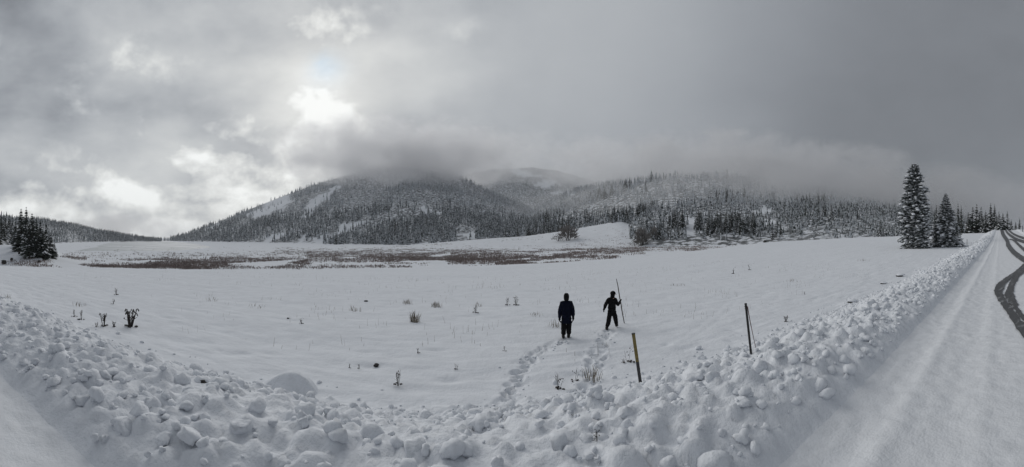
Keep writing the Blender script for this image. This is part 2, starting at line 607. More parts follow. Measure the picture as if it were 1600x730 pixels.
# clods pressed into the ploughed bank
CLOD = np.zeros_like(GZ)
for k in range(20000):
    u = RNG.rand()
    s0 = RNG.uniform(-14, 20) if u < .8 else RNG.uniform(20, 90)
    p0 = 1.60 + 4.75 * RNG.beta(1.15, 1.3)
    R = min(.030 * np.exp(RNG.randn() * .6) + .02, .17) * (1.0 if s0 < 20 else 1.6)
    if p0 > 5.6: R *= .7
    cut_, asp, rot = RNG.uniform(.3, .8), RNG.uniform(.7, 1.3), RNG.uniform(0, 3.14)
    ca, sa = math.cos(rot), math.sin(rot)

    def cap(z, ds, dp):
        a = (ds * ca + dp * sa) / asp; b = (-ds * sa + dp * ca) * asp
        h = np.sqrt(np.clip(R * R - a * a - b * b, 0, None)) * 1.05 - R * (1 - cut_)
        return np.maximum(h, 0)
    i0, i1 = np.searchsorted(S_AX, [s0 - R * 1.4, s0 + R * 1.4]); j0, j1 = np.searchsorted(P_AX, [p0 - R * 1.4, p0 + R * 1.4])
    if i1 > i0 and j1 > j0:
        CLOD[j0:j1, i0:i1] = np.maximum(CLOD[j0:j1, i0:i1], cap(None, SS[j0:j1, i0:i1] - s0, PP[j0:j1, i0:i1] - p0))
bankw = ss(1.55, 2.0, PP) * (1 - ss(5.9, 6.6, PP)) * (np.abs(SS) < 160)
GZ += CLOD + bankw * (.085 * fbm(SS * 1.1, PP * 1.1, 5, 61, .6) + .06 * np.abs(fbm(SS * 5.1, PP * 5.1, 3, 67)) + .030 * fbm(SS * 8.5, PP * 8.5, 2, 69) * (np.abs(SS) < 30))

# small dents and settled hollows of the field
for k in range(520):
    s0, p0 = RNG.uniform(-26, 34), 6.8 + 22 * RNG.rand() ** 1.4
    R_, D_, A_ = RNG.uniform(.10, .34), RNG.uniform(.012, .045), RNG.uniform(.5, 2.2)
    splat(s0, p0, R_ * 2.5 * max(A_, 1), lambda z, ds, dp: z - D_ * np.exp(-((ds / (R_ * A_)) ** 2 + (dp / R_) ** 2)))

# footprints of the two walkers
TRODDEN = []


def trail(pts, n, spread):
    w = [cast(*q)[0] for q in pts]
    for i in range(len(w) - 1):
        L = (w[i + 1] - w[i]).length
        for d in np.arange(0, L, .09):
            q = w[i].lerp(w[i + 1], d / L)
            s0, p0 = to_sp(q.x + RNG.randn() * .09, q.y + RNG.randn() * .09)
            TRODDEN.append((s0, p0))
            rr_, dd_ = RNG.uniform(.06, .17), RNG.uniform(.004, .03)
            splat(s0, p0, rr_ * 2.2, lambda z, ds, dp: z - 1.3 * dd_ * np.exp(-(ds * ds + dp * dp) / (rr_ * rr_)))
    seg = [(w[i + 1] - w[i]).length for i in range(len(w) - 1)]
    tot = sum(seg)
    for k in range(n):
        d = tot * (k + RNG.rand() * .8) / n
        i = 0
        while i < len(seg) - 1 and d > seg[i]:
            d -= seg[i]; i += 1
        q = w[i].lerp(w[i + 1], min(d / seg[i], 1))
        s0, p0 = to_sp(q.x, q.y)
        dirv = w[i + 1] - w[i]
        dsx, dsp = to_sp(dirv.x, dirv.y)
        L = math.hypot(dsx, dsp); dsx /= L; dsp /= L
        off = (1 if k % 2 else -1) * spread * RNG.uniform(.1, 1.7)
        tw = RNG.uniform(-.8, .8); dsx, dsp = dsx * math.cos(tw) - dsp * math.sin(tw), dsx * math.sin(tw) + dsp * math.cos(tw)
        fl, fw = RNG.uniform(.06, .19), RNG.uniform(.045, .10)
        s0 += -dsp * off; p0 += dsx * off
        dep = RNG.uniform(.02, .085)

        def press(z, ds, dp):
            a = (ds * dsx + dp * dsp) / fl; b = (-ds * dsp + dp * dsx) / fw
            q2 = np.sqrt(a * a + b * b)
            return z - dep * (1 - ss(.7, 1.15, q2)) + dep * .3 * np.exp(-((q2 - 1.45) / .3) ** 2)
        splat(s0, p0, .42, press)


trail([(884, 530), (862, 538), (838, 552), (818, 575), (800, 602), (790, 630), (796, 660)], 74, .10)
trail([(957, 516), (943, 530), (935, 550), (930, 575), (922, 600), (925, 630), (935, 660)], 66, .12)


def groove(pts, depth, width):
    w = [cast(*q)[0] for q in pts]
    for i in range(len(w) - 1):
        L = (w[i + 1] - w[i]).length
        for d in np.arange(0, L, width * .45):
            q = w[i].lerp(w[i + 1], d / L)
            s0, p0 = to_sp(q.x, q.y)
            splat(s0, p0, width * 2, lambda z, ds, dp: z - depth * .055 * np.exp(-(ds * ds + dp * dp) / (width * width)))


groove([(1030, 545), (1085, 515), (1118, 490), (1140, 466), (1150, 446)], .05, .12)
groove([(1060, 540), (1108, 512), (1136, 488), (1152, 466), (1160, 446)], .05, .12)
groove([(1180, 486), (1240, 476), (1300, 466)], .04, .14)
# smooth wind-packed lip left of the middle
lip = cast(446, 612)[0]
ls, lp = to_sp(lip.x, lip.y)

# open slopes between the woods, by the bearing and rise at which they are seen from the road
CLEAR = [(500, 312, 42, 7, -.62), (425, 322, 38, 7, -.55), (437, 367, 20, 4, -.3), (475, 372, 14, 6, -.4), (545, 352, 26, 6, -.25), (505, 370, 20, 5, -.5), (667, 328, 15, 6, .1), (733, 366, 15, 4, .1),
         (1192, 328, 16, 6, 0), (1200, 345, 18, 6, 0), (1078, 352, 9, 16, 0), (1062, 352, 5, 16, 0), (1150, 345, 10, 6, 0), (820, 268, 26, 5, .2), (850, 284, 20, 4, 0), (395, 330, 14, 4, -.6),
         (330, 352, 14, 3, -.4), (1000, 275, 30, 2, -.1), (880, 300, 14, 4, .2)]


def in_clearing(px, py):
    px = np.asarray(px, float); py = np.asarray(py, float)
    px, py = px + 16 * fbm(px / 22., py / 9., 3, 201), py + 7 * fbm(px / 20., py / 9., 3, 207)
    hit = np.zeros(np.shape(px), bool)
    for cx, cy, wx, wy, rot in CLEAR:
        dx, dy = px - cx, py - cy
        a = (dx * math.cos(rot) + dy * math.sin(rot)) / wx; b = (-dx * math.sin(rot) + dy * math.cos(rot)) / wy
        hit |= (a * a + b * b) < 1
    return hit


# ---- the ground sheet split into its named stretches
cs = lambda A: (A[:-1, :-1] + A[1:, :-1] + A[:-1, 1:] + A[1:, 1:]) / 4
fs_, fp_, fr, ft = cs(SS), cs(PP), cs(INFO['r']), cs(INFO['t'])
fpx = px_of(cs(GX), cs(GY))
fhill = INFO['ishill'][:-1, :-1] & INFO['ishill'][1:, 1:]
fwhich = INFO['which'][:-1, :-1]
lake_px = lerp([(300, 120), (420, 150), (700, 165), (1200, 190), (2600, 230)], fr), lerp([(300, 250), (330, 300), (420, 330), (700, 300), (1200, 262), (2600, 245)], fr)
reg = np.zeros(fs_.shape, int)                                    # 0 snow field
reg[(ft > .45)] = 2                                               # marsh
reg[(ft > .9) & (fr > 300) & (fr < 2600) & (fpx > lake_px[0]) & (fpx < lake_px[1]) & ~fhill] = 5
reg[fhill] = 3                                                    # wooded mountainside
reg[fhill & ((fwhich == 3) | (fwhich == 4))] = 4                  # open snowy slopes
reg[(fp_ < 1.5) & (fp_ > -7.3) & (np.abs(fs_) < 420)] = 1
reg[(fp_ >= 1.5) & (fp_ < 6.2) & (fs_ > -120) & (fs_ < 260)] = 6
VID = np.arange(GZ.size).reshape(GZ.shape)
QUADS = np.stack([VID[:-1, :-1], VID[:-1, 1:], VID[1:, 1:], VID[1:, :-1]], -1)
VERTS = np.stack([GX, GY, GZ], -1).reshape(-1, 3)
for rid, (nm, mt) in {0: ('snow_field', 'snow_field'), 1: ('road', 'road_snow'), 2: ('marsh', 'marsh_snow'), 3: ('mountain', 'hill_snow'),
                      4: ('snowy_hillside', 'meadow_snow'), 5: ('frozen_lake', 'ice'), 6: ('snow_bank', 'snow_bank')}.items():
    q = QUADS[reg == rid]
    if not len(q):
        continue
    used, inv = np.unique(q.ravel(), return_inverse=True)
    o = obj(nm, np_mesh(nm, VERTS[used], inv.reshape(-1, 4), M[mt], True))
    if rid == 3:
        vx, vy, vz = VERTS[used].T
        wd = 1.0 - in_clearing(px_of(vx, vy), CY - (vz - EYE) / np.hypot(vx, vy) * F - 2).astype(float)
        at_ = o.data.attributes.new('woods', 'FLOAT', 'POINT')
        at_.data.foreach_set('value', wd.astype(np.float32))
    tag(o, kind='structure')


# ------------------------------------------------------------------ tyre tracks worn down to wet asphalt
def strip(name, left, right, label, group):
    """a worn wheel track between two edges given as picture points on the road"""
    def dense(pts, n=90):
        w = []
        for q in pts:
            c_ = cast(*q)
            while c_ is None or c_[1] > 200:
                q = (q[0], q[1] + .4)
                c_ = cast(*q)
            w.append(c_[0])
        L = [0]
        for i in range(len(w) - 1):
            L.append(L[-1] + math.sqrt((w[i + 1] - w[i]).length))
        out = []
        for k in range(n):
            d = L[-1] * k / (n - 1)
            i = max(0, min(len(w) - 2, int(np.searchsorted(L, d)) - 1))
            f = (d - L[i]) / max(L[i + 1] - L[i], 1e-6)
            p0, p1, p2, p3 = w[max(i - 1, 0)], w[i], w[i + 1], w[min(i + 2, len(w) - 1)]
            v = .5 * ((2 * p1) + (p2 - p0) * f + (2 * p0 - 5 * p1 + 4 * p2 - p3) * f * f + (3 * p1 - p0 - 3 * p2 + p3) * f ** 3)
            out.append(v)
        return out
    a, b = dense(left), dense(right)
    m = MB()
    NC = 6
    vs = []
    for p, q in zip(a, b):
        for k in range(NC):
            v = p.lerp(q, k / (NC - 1))
            jit = .045 if k in (0, NC - 1) else .01
            jit *= random.random() * min(1, .3 + v.length / 14)
            x, y = v.x + random.uniform(-jit, jit), v.y + random.uniform(-jit, jit)
            r = math.hypot(x, y)
            vs.append((x, y, ground(x, y) + .012 + .0011 * r))
    fs = []
    for i in range(len(a) - 1):
        for k in range(NC - 1):
            fs.append((i * NC + k, (i + 1) * NC + k, (i + 1) * NC + k + 1, i * NC + k + 1))
    m.add(vs, fs)
    o = obj(name, m.mesh(name, M['asphalt'], True))
    tag(o, kind='structure')
    return o


def zp(*pts):
    return [(1480 + x / 3.317, 340 + y / 3.317) for x, y in pts]


TR = 'dark wheel tracks on the snowy road'
strip('tyre_track', zp((398, 240), (352, 280), (310, 310), (262, 345), (243, 382), (258, 420), (310, 502), (398, 632)),
      zp((420, 246), (372, 292), (330, 322), (302, 350), (288, 385), (296, 416), (350, 490), (440, 600)), '', TR)
strip('tyre_track', zp((405, 262), (355, 302), (326, 336), (310, 372), (298, 408), (318, 440), (356, 492), (430, 590)),
      zp((440, 262), (384, 300), (358, 335), (347, 372), (346, 404), (362, 448), (392, 505), (470, 590)), '', TR)
strip('tyre_track', zp((275, 66), (280, 90), (300, 122), (306, 150), (328, 182), (362, 212), (420, 250)),
      zp((292, 66), (298, 86), (316, 112), (326, 140), (350, 170), (384, 197), (440, 228)), '', TR)
strip('tyre_track', zp((297, 66), (308, 84), (330, 104), (360, 122), (420, 142)),
      zp((306, 66), (318, 80), (340, 96), (372, 112), (430, 128)), '', TR)
strip('tyre_track', zp((312, 66), (326, 80), (346, 94), (378, 108), (430, 124)),
      zp((324, 66), (338, 78), (358, 89), (388, 100), (430, 112)), '', TR)
strip('tyre_track', zp((318, 114), (340, 122), (366, 148), (398, 178), (440, 205)),
      zp((330, 112), (354, 120), (380, 144), (410, 168), (450, 190)), '', TR)


# ------------------------------------------------------------------ conifers
def conifer_meshes(name, h, profile, tiers, blades, snow, rnd, mats, droop=.35, twig=0, top_bare=.0):
    """trunk, crown and snow meshes of one spruce: whorls of drooping ragged branches"""
    tr = MB()
    tr.tube([(0, 0, -.8), (0, 0, h * .35), (0, 0, h * .985)], [h * .017, h * .011, h * .0015], 7)
    cr, sn = MB(), MB()
    ph0 = rnd.random() * 40
    for i in range(tiers):
        t = (i + rnd.random() * .6) / tiers
        t = .015 + t * .975
        z = h * t
        R = np.interp(t, [q[0] for q in profile], [q[1] for q in profile]) * h
        n = max(4, int(blades * (.55 + .45 * R / (h * .17))))
        ph = rnd.random() * 6.28
        for k in range(n):
            a = ph + 6.283 * (k + rnd.uniform(-.3, .3)) / n
            t2 = t + rnd.uniform(-1.5, 1.5) / tiers * (1 - t)
            t2 = min(.985, max(.012, t2))
            z = h * t2
            R = np.interp(t2, [q[0] for q in profile], [q[1] for q in profile]) * h
            L = R * rnd.uniform(.68, 1.14) + .02 * h * (1 - t)
            L *= 1 + .24 * mnoise.noise(Vector((math.cos(a) * 1.3, math.sin(a) * 1.3, t * 7 + ph0)))
            if rnd.random() < .14: L *= .55
            dz = -L * droop * rnd.uniform(.5, 1.4) * (1 - .9 * t) + L * .55 * max(0, t - .6)
            ca, sa = math.cos(a), math.sin(a)
            base = Vector((0, 0, z))
            def pt(f, side=0, up=0):
                lift = -4 * f * (1 - f) * dz * .18
                return Vector((ca * L * f - sa * side, sa * L * f + ca * side, z + dz * f * f + lift + up))
            w = L * rnd.uniform(.16, .26) + .012 * h
            if not twig:
                cr.add([pt(0, 0, .02 * h), pt(.55, w, -.1 * w), pt(1.0), pt(.55, -w, -.1 * w), pt(.5, 0, .3 * w), pt(.45, 0, -.6 * w)],
                       [(0, 1, 4), (4, 1, 2), (2, 3, 4), (4, 3, 0), (1, 5, 2), (2, 5, 3)])
                if rnd.random() < snow:
                    f0, f1 = rnd.uniform(.25, .5), rnd.uniform(.8, 1.02)
                    ws = w * rnd.uniform(.5, .85)
                    u = .35 * w
                    sn.add([pt(f0, 0, u), pt((f0 + f1) / 2, ws, u * .6), pt(f1, 0, u * .6), pt((f0 + f1) / 2, -ws, u * .6), pt((f0 + f1) / 2, 0, u + .45 * w)],
                           [(0, 1, 4), (1, 2, 4), (2, 3, 4), (3, 0, 4)])
            else:
                # a spine with ragged hanging sprays to both sides
                cr.tube([pt(0), pt(.5), pt(.97)], [.012 * L + .012, .008 * L + .008, .004], 3, cap=False)
                for j in range(twig):
                    f = .22 + .78 * (j + rnd.random()) / twig
                    q = pt(f)
                    for side in (-1, 1):
                        sl = (.42 * L * (1.12 - f) + .07 * L + .12) * rnd.uniform(.7, 1.25)
                        fx = sl * rnd.uniform(.35, .8)
                        tip = q + Vector((ca * fx - sa * side * sl, sa * fx + ca * side * sl, -sl * rnd.uniform(.05, .5)))
                        mid = q.lerp(tip, .55)
                        ww = sl * .22 + .02
                        pr = Vector((-(tip - q).y, (tip - q).x, 0)).normalized() * ww
                        hang = Vector((0, 0, -ww * rnd.uniform(.6, 1.6)))
                        cr.add([q, mid + pr, tip, mid - pr, mid + hang], [(0, 1, 2), (0, 2, 3), (0, 4, 2)])
                    if rnd.random() < snow:
                        r0 = (.085 * L + .035) * rnd.uniform(.35, 1.6)
                        blob(sn, q + Vector((0, 0, .03 + r0 * .15)), (r0 * rnd.uniform(1.2, 2.1), r0 * 1.0, r0 * .55), a, rnd)
    return tr.mesh(name + '_trunk', M['bark']), cr.mesh(name + '_crown', mats[0]), (sn.mesh(name + '_snow', mats[1], bool(twig)) if sn.v else None)


_B = bmesh.new()
bmesh.ops.create_icosphere(_B, subdivisions=1, radius=1)
ICO1 = [v.co.copy() for v in _B.verts]; _B.verts.index_update()
ICO1F = [tuple(v.index for v in f.verts) for f in _B.faces]
_B.free()


def blob(m, c, r, a, rnd, mi=0):
    ca, sa = math.cos(a), math.sin(a)
    vs = []
    for v in ICO1:
        k = rnd.uniform(.72, 1.18)
        x, y, z = v.x * r[0] * k, v.y * r[1] * k, v.z * r[2] * k
        if z < 0: z *= .5
        vs.append((c.x + ca * x - sa * y, c.y + sa * x + ca * y, c.z + z))
    m.add(vs, ICO1F, mi)


PROF_CONE = [(0, .15), (.12, .17), (.5, .11), (.85, .045), (1, .006)]
PROF_SLIM = [(0, .10), (.15, .115), (.5, .085), (.85, .035), (1, .005)]
PROF_WIDE = [(0, .20), (.1, .22), (.5, .14), (.85, .05), (1, .006)]
rnd = random.Random(5)
VARIANT = {}
for i in range(7):
    prof = [PROF_CONE, PROF_SLIM, PROF_CONE, PROF_WIDE, PROF_SLIM, PROF_CONE, PROF_SLIM][i]
    VARIANT[i] = conifer_meshes('conifer', 10.0, prof, [17, 19, 15, 16, 21, 18, 16][i], 8, .38, rnd, (M['needles'], M['clump_snow']))
DARKV = {}
for i in range(4):
    DARKV[i] = conifer_meshes('dark_conifer', 10.0, [PROF_CONE, PROF_SLIM, PROF_WIDE, PROF_CONE][i], [22, 24, 20, 25][i], 10, .22, rnd, (M['needles'], M['clump_snow']))


def dress(e_, variant):
    for nm, me in zip(('trunk', 'crown', 'snow_cover'), variant):
        if me:
            c_ = obj(nm, me, e_)
            if nm != 'trunk': c_['kind'] = 'stuff'


def conifer(variant, loc, h, label, group, rz=None, wide=1.0, name='conifer'):
    e_ = empty(name, loc, label, 'tree', group, rnd.uniform(0, 6.28) if rz is None else rz)
    k = h / 10.0
    e_.scale = (k * wide, k * wide, k)
    dress(e_, variant)
    return e_


# the two big spruces standing beside the road
rs_ = random.Random(21)
g1, r1 = cast(1429, 388)
H1 = (388 - 254) * r1 / F
big = conifer_meshes('tall_spruce', H1, [(0, .145), (.08, .165), (.3, .175), (.5, .165), (.68, .135), (.8, .115), (.9, .085), (.96, .05), (1, .008)], 50, 10, .58, rs_, (M['needles_snowy'], M['clump_snow']), .30, 6)
e1 = empty('spruce_tree', g1, 'tallest snow laden spruce, a broad dark column beside the road', 'tree')
dress(e1, big)
g2, r2 = cast(1478, 386)
H2 = (387 - 301) * r2 / F
sm = conifer_meshes('cone_spruce', H2, [(0, .25), (.08, .29), (.3, .245), (.5, .18), (.7, .12), (.85, .07), (.95, .03), (1, .006)], 34, 10, .74, rs_, (M['needles_snowy'], M['clump_snow']), .38, 6)
e2 = empty('spruce_tree', g2, 'smaller cone shaped spruce heavy with snow, right of the tallest one', 'tree')
dress(e2, sm)

conifer(VARIANT[4], at(1463, r2 + 12), 9.0, 'slim frosted young conifer showing between the two big spruces', None)
conifer(VARIANT[1], at(1497, r2 + 14), 9.5, 'slim frosted conifer just behind the right flank of the cone shaped spruce', None)
conifer(VARIANT[0], at(1375, 128), 6.2, 'small lone frosted conifer on the field crest left of the tallest spruce', None)
conifer(VARIANT[4], at(1502, 160), 13.5, 'thin pale conifer in haze right of the cone shaped spruce', None)

# a row of trees beyond the crest of the road
for i, (px, top) in enumerate([(1513, 331), (1520, 322), (1526, 318), (1533, 322), (1540, 328), (1548, 317), (1554, 319), (1561, 330), (1567, 332), (1574, 329), (1580, 342), (1587, 346), (1593, 340), (1516, 340), (1536, 338), (1557, 336), (1543, 334), (1530, 330)]):
    r = 165 + 30 * ((i * 37) % 7) / 7
    g = at(px, r)
    h = EYE + (CY - top) * r / F - g.z
    conifer(VARIANT[(i * 3) % 7], g, h, 'frosted conifer in the row beyond the crest of the road', 'conifers beyond the road crest', wide=1.5)

# the dark clump on the snowy bank at the left
LEFT = [(33, 330, 391, 'broad snow streaked conifer at the left end of the dark clump'),
        (41, 328, 396, 'tallest pointed conifer of the dark clump on the left bank'),
        (50, 337, 400, 'dark conifer just right of the tallest one in the left clump'),
        (57, 343, 402, 'narrow dark spire in the middle of the left clump'),
        (63, 347, 401, 'dark conifer right of the narrow spire in the left clump'),
        (72, 349, 402, 'slender dark conifer near the right end of the left clump'),
        (78, 366, 402, 'short bushy conifer at the right foot of the dark left clump'),
        (85, 380, 401, 'lowest scrubby conifer ending the dark left clump'),
        (46, 352, 403, 'low dark conifer in front of the tallest one in the left clump'),
        (24, 345, 385, 'shorter dark conifer left of the broad one beside the clump'),
        (67, 362, 404, 'low dark conifer in front of the slender one in the left clump')]
for i, (px, top, base, lab) in enumerate(LEFT):
    g, r = cast(px, base)
    h = (base - top) * r / F * 1.1
    conifer(DARKV[i % 4], g - Vector((0, 0, .3)), h, lab, 'dark conifer clump on the left bank', wide=[1.35, 1.1, 1.2, .9, 1.1, 1.0, 1.6, 1.7, 1.5, 1.2, 1.4][i])

# ------------------------------------------------------------------ forest on the mountainsides
def forest_sites():
    out = []
    tot = {0: 7600, 1: 1500, 2: 7600, 5: 170, 6: 4200, 3: 90}
    pxr = {0: (236, 930), 1: (690, 960), 2: (800, 1640), 5: (-60, 70), 6: (-30, 285), 3: (955, 1010)}
    for k, n in tot.items():
        L = LAYERS[k]
        N = n * 2
        px = RNG.uniform(pxr[k][0], pxr[k][1], N)
        R = lerp(L['R'], px); B = lerp(L['B'], px)
        lo_, hi_ = (.03, 1.06) if k != 3 else (.95, 1.3)
        q = RNG.uniform(lo_, hi_, N) ** (1.15 if k in (0, 2) else 1)
        r = B + (R - B) * q
        th = (px - CX) / F
        x, y = r * np.sin(th), r * np.cos(th)
        z, inf = terrain(x, y, True)
        py = CY - (z - EYE) / r * F
        ok = inf['ishill'] & (inf['which'] == k)
        dens = .60 + 1.5 * fbm(x / 110., y / 110., 4, 77)
        if k in (5, 6): dens = dens + .3
        ok &= RNG.rand(N) < np.clip(dens, .08, 1)
        ok &= ~(in_clearing(px, py - 3) & (RNG.rand(N) < .86))
        idx = np.nonzero(ok)[0][:n]
        h = RNG.uniform(9, 17, len(idx)) * (1 + .25 * RNG.rand(len(idx)))
        h = h * (.55 + .85 * vnoise(x[idx] / 60., y[idx] / 60., 79)) * (.8 + .4 * RNG.rand(len(idx)))
        if k == 6: h = h * .62
        if k == 2: h = h * (.55 + .45 * ss(280, 700, r[idx]))
        out.append(np.stack([x[idx], y[idx], z[idx], h, r[idx], px[idx], np.full(len(idx), k)], 1))
    return np.concatenate(out)


SITES = forest_sites()
# a denser rank of trees along the foot of the mountain and the named stands near the marsh edge
extra = []
for px0, px1, r0, r1_, n, h0, h1 in [(505, 790, 600, 690, 330, 13, 21), (790, 895, 470, 560, 150, 12, 19), (1010, 1065, 292, 330, 34, 7, 12), (1040, 1068, 325, 345, 10, 15, 19), (1083, 1098, 318, 335, 6, 15, 19),
                                     (1105, 1185, 300, 345, 44, 11, 18), (1190, 1400, 400, 520, 170, 7, 11), (1150, 1405, 285, 400, 190, 5, 9), (975, 1010, 420, 470, 26, 13, 18), (240, 500, 860, 1200, 200, 12, 19), (600, 640, 560, 580, 20, 12, 17), (670, 715, 545, 575, 24, 12, 17)]:
    for i in range(n):
        px = RNG.uniform(px0, px1)
        r = RNG.uniform(r0, r1_)
        if 240 <= px < 500 and r < lerp(LAYERS[0]['B'], px) + 15: r = float(lerp(LAYERS[0]['B'], px)) + RNG.uniform(10, 80)
        if 712 < px < 744 and RNG.rand() < .85: continue
        if 488 < px < 520 and RNG.rand() < .6: continue
        g = at(px, r)
        extra.append((g.x, g.y, g.z, RNG.uniform(h0, h1), r, px, 9))
SITES = np.concatenate([SITES, np.array(extra)])


def in_view(s):
    """rough test that the upper half of a tree stands clear of the ground in front of it"""
    x, y, z, h, r = s[:5]
    px = s[5]
    if px < -2 or px > 1602: return False
    rr = np.linspace(20, r * .97, 60)
    th = math.atan2(x, y)
    zz = terrain(rr * math.sin(th), rr * math.cos(th))
    return bool(np.all((zz - EYE) / rr < (z + h * .5 - EYE) / r))


appar = SITES[:, 3] / SITES[:, 4]
order = np.argsort(-appar)
single = []
for i in order:
    if len(single) >= 270: break
    if in_view(SITES[i]): single.append(i)
sing = set(single)
GRP = {0: ('conifer standing in the dense wood at the mountain foot', 'conifers at the foot of the middle mountain'),
       1: ('conifer on the far peak in cloud', 'conifers on the far peak'),
       2: ('frosted conifer on the lower slope of the hazy right hill', 'conifers on the right hill'),
       3: ('conifer behind the crest of the open snowy slope', 'conifers behind the snowy slope'),
       5: ('dark conifer on the wooded rise behind the clump at far left', 'conifers on the left rise'),
       6: ('conifer on the far left hill', 'conifers on the far left hill'),
       9: ('snow dusted conifer in the front rank below the mountain forest', 'front rank conifers along the marsh edge')}
for i in single:
    x, y, z, h, r, px, k = SITES[i]
    lab, grp = GRP[int(k)]
    if k == 9 and px > 1000: lab, grp = 'snow dusted conifer in the stand beyond the field crest, right of the open snowy slope', 'conifers beyond the field crest'
    if k == 9 and 970 < px < 1011: lab, grp = 'conifer at the right end of the crest of the open snowy slope', 'conifers at the snowy slope crest'
    conifer(VARIANT[RNG.randint(7)], Vector((x, y, z - .3)), h, lab, grp, wide=RNG.uniform(.95, 1.35))

rest = np.array([SITES[i] for i in range(len(SITES)) if i not in sing])


def forest_mesh(name, sites, material):
    """many small ragged conifers joined: three irregular tiers each"""
    n = len(sites)
    SIDES, TIERS = 6, 4
    vs, fs = [], []
    base = sites[:, :3]; h = sites[:, 3]
    wid = h * RNG.uniform(.12, .19, n)
    voff = 0
    zs = [(.04, .42), (.24, .62), (.46, .80), (.66, 1.0)]
    ws = [1.0, .8, .56, .34]
    V = np.zeros((n, TIERS, SIDES + 1, 3)); Fc = np.zeros((n, TIERS, SIDES, 3), int)
    for t in range(TIERS):
        for k in range(SIDES):
            a = 2 * math.pi * k / SIDES + RNG.uniform(0, 1, n) + t
            rr = wid * ws[t] * RNG.uniform(.6, 1.25, n)
            V[:, t, k, 0] = base[:, 0] + rr * np.cos(a); V[:, t, k, 1] = base[:, 1] + rr * np.sin(a)
            V[:, t, k, 2] = base[:, 2] + h * (zs[t][0] + RNG.uniform(-.05, .05, n))
        V[:, t, SIDES, 0] = base[:, 0]; V[:, t, SIDES, 1] = base[:, 1]; V[:, t, SIDES, 2] = base[:, 2] + h * zs[t][1]
        o0 = (np.arange(n) * TIERS + t) * (SIDES + 1)
        for k in range(SIDES):
            Fc[:, t, k, 0] = o0 + k; Fc[:, t, k, 1] = o0 + (k + 1) % SIDES; Fc[:, t, k, 2] = o0 + SIDES
    return np_mesh(name, V.reshape(-1, 3), Fc.reshape(-1, 3), material)


ids = rest[:, 6]
high = (rest[:, 2] > 90) | (ids == 1) | ((ids == 2) & (rest[:, 2] > 45))
for nm, sel, mt, lab in (('mountain_forest', ~high, 'needles_far', 'dense dark conifer forest covering the lower mountainsides'),
                         ('frosted_forest', high, 'needles_frost', 'frost whitened conifer forest high on the mountains, fading into cloud')):
    o = obj(nm, forest_mesh(nm, rest[sel], M[mt]))
    tag(o, lab, 'forest', kind='stuff')


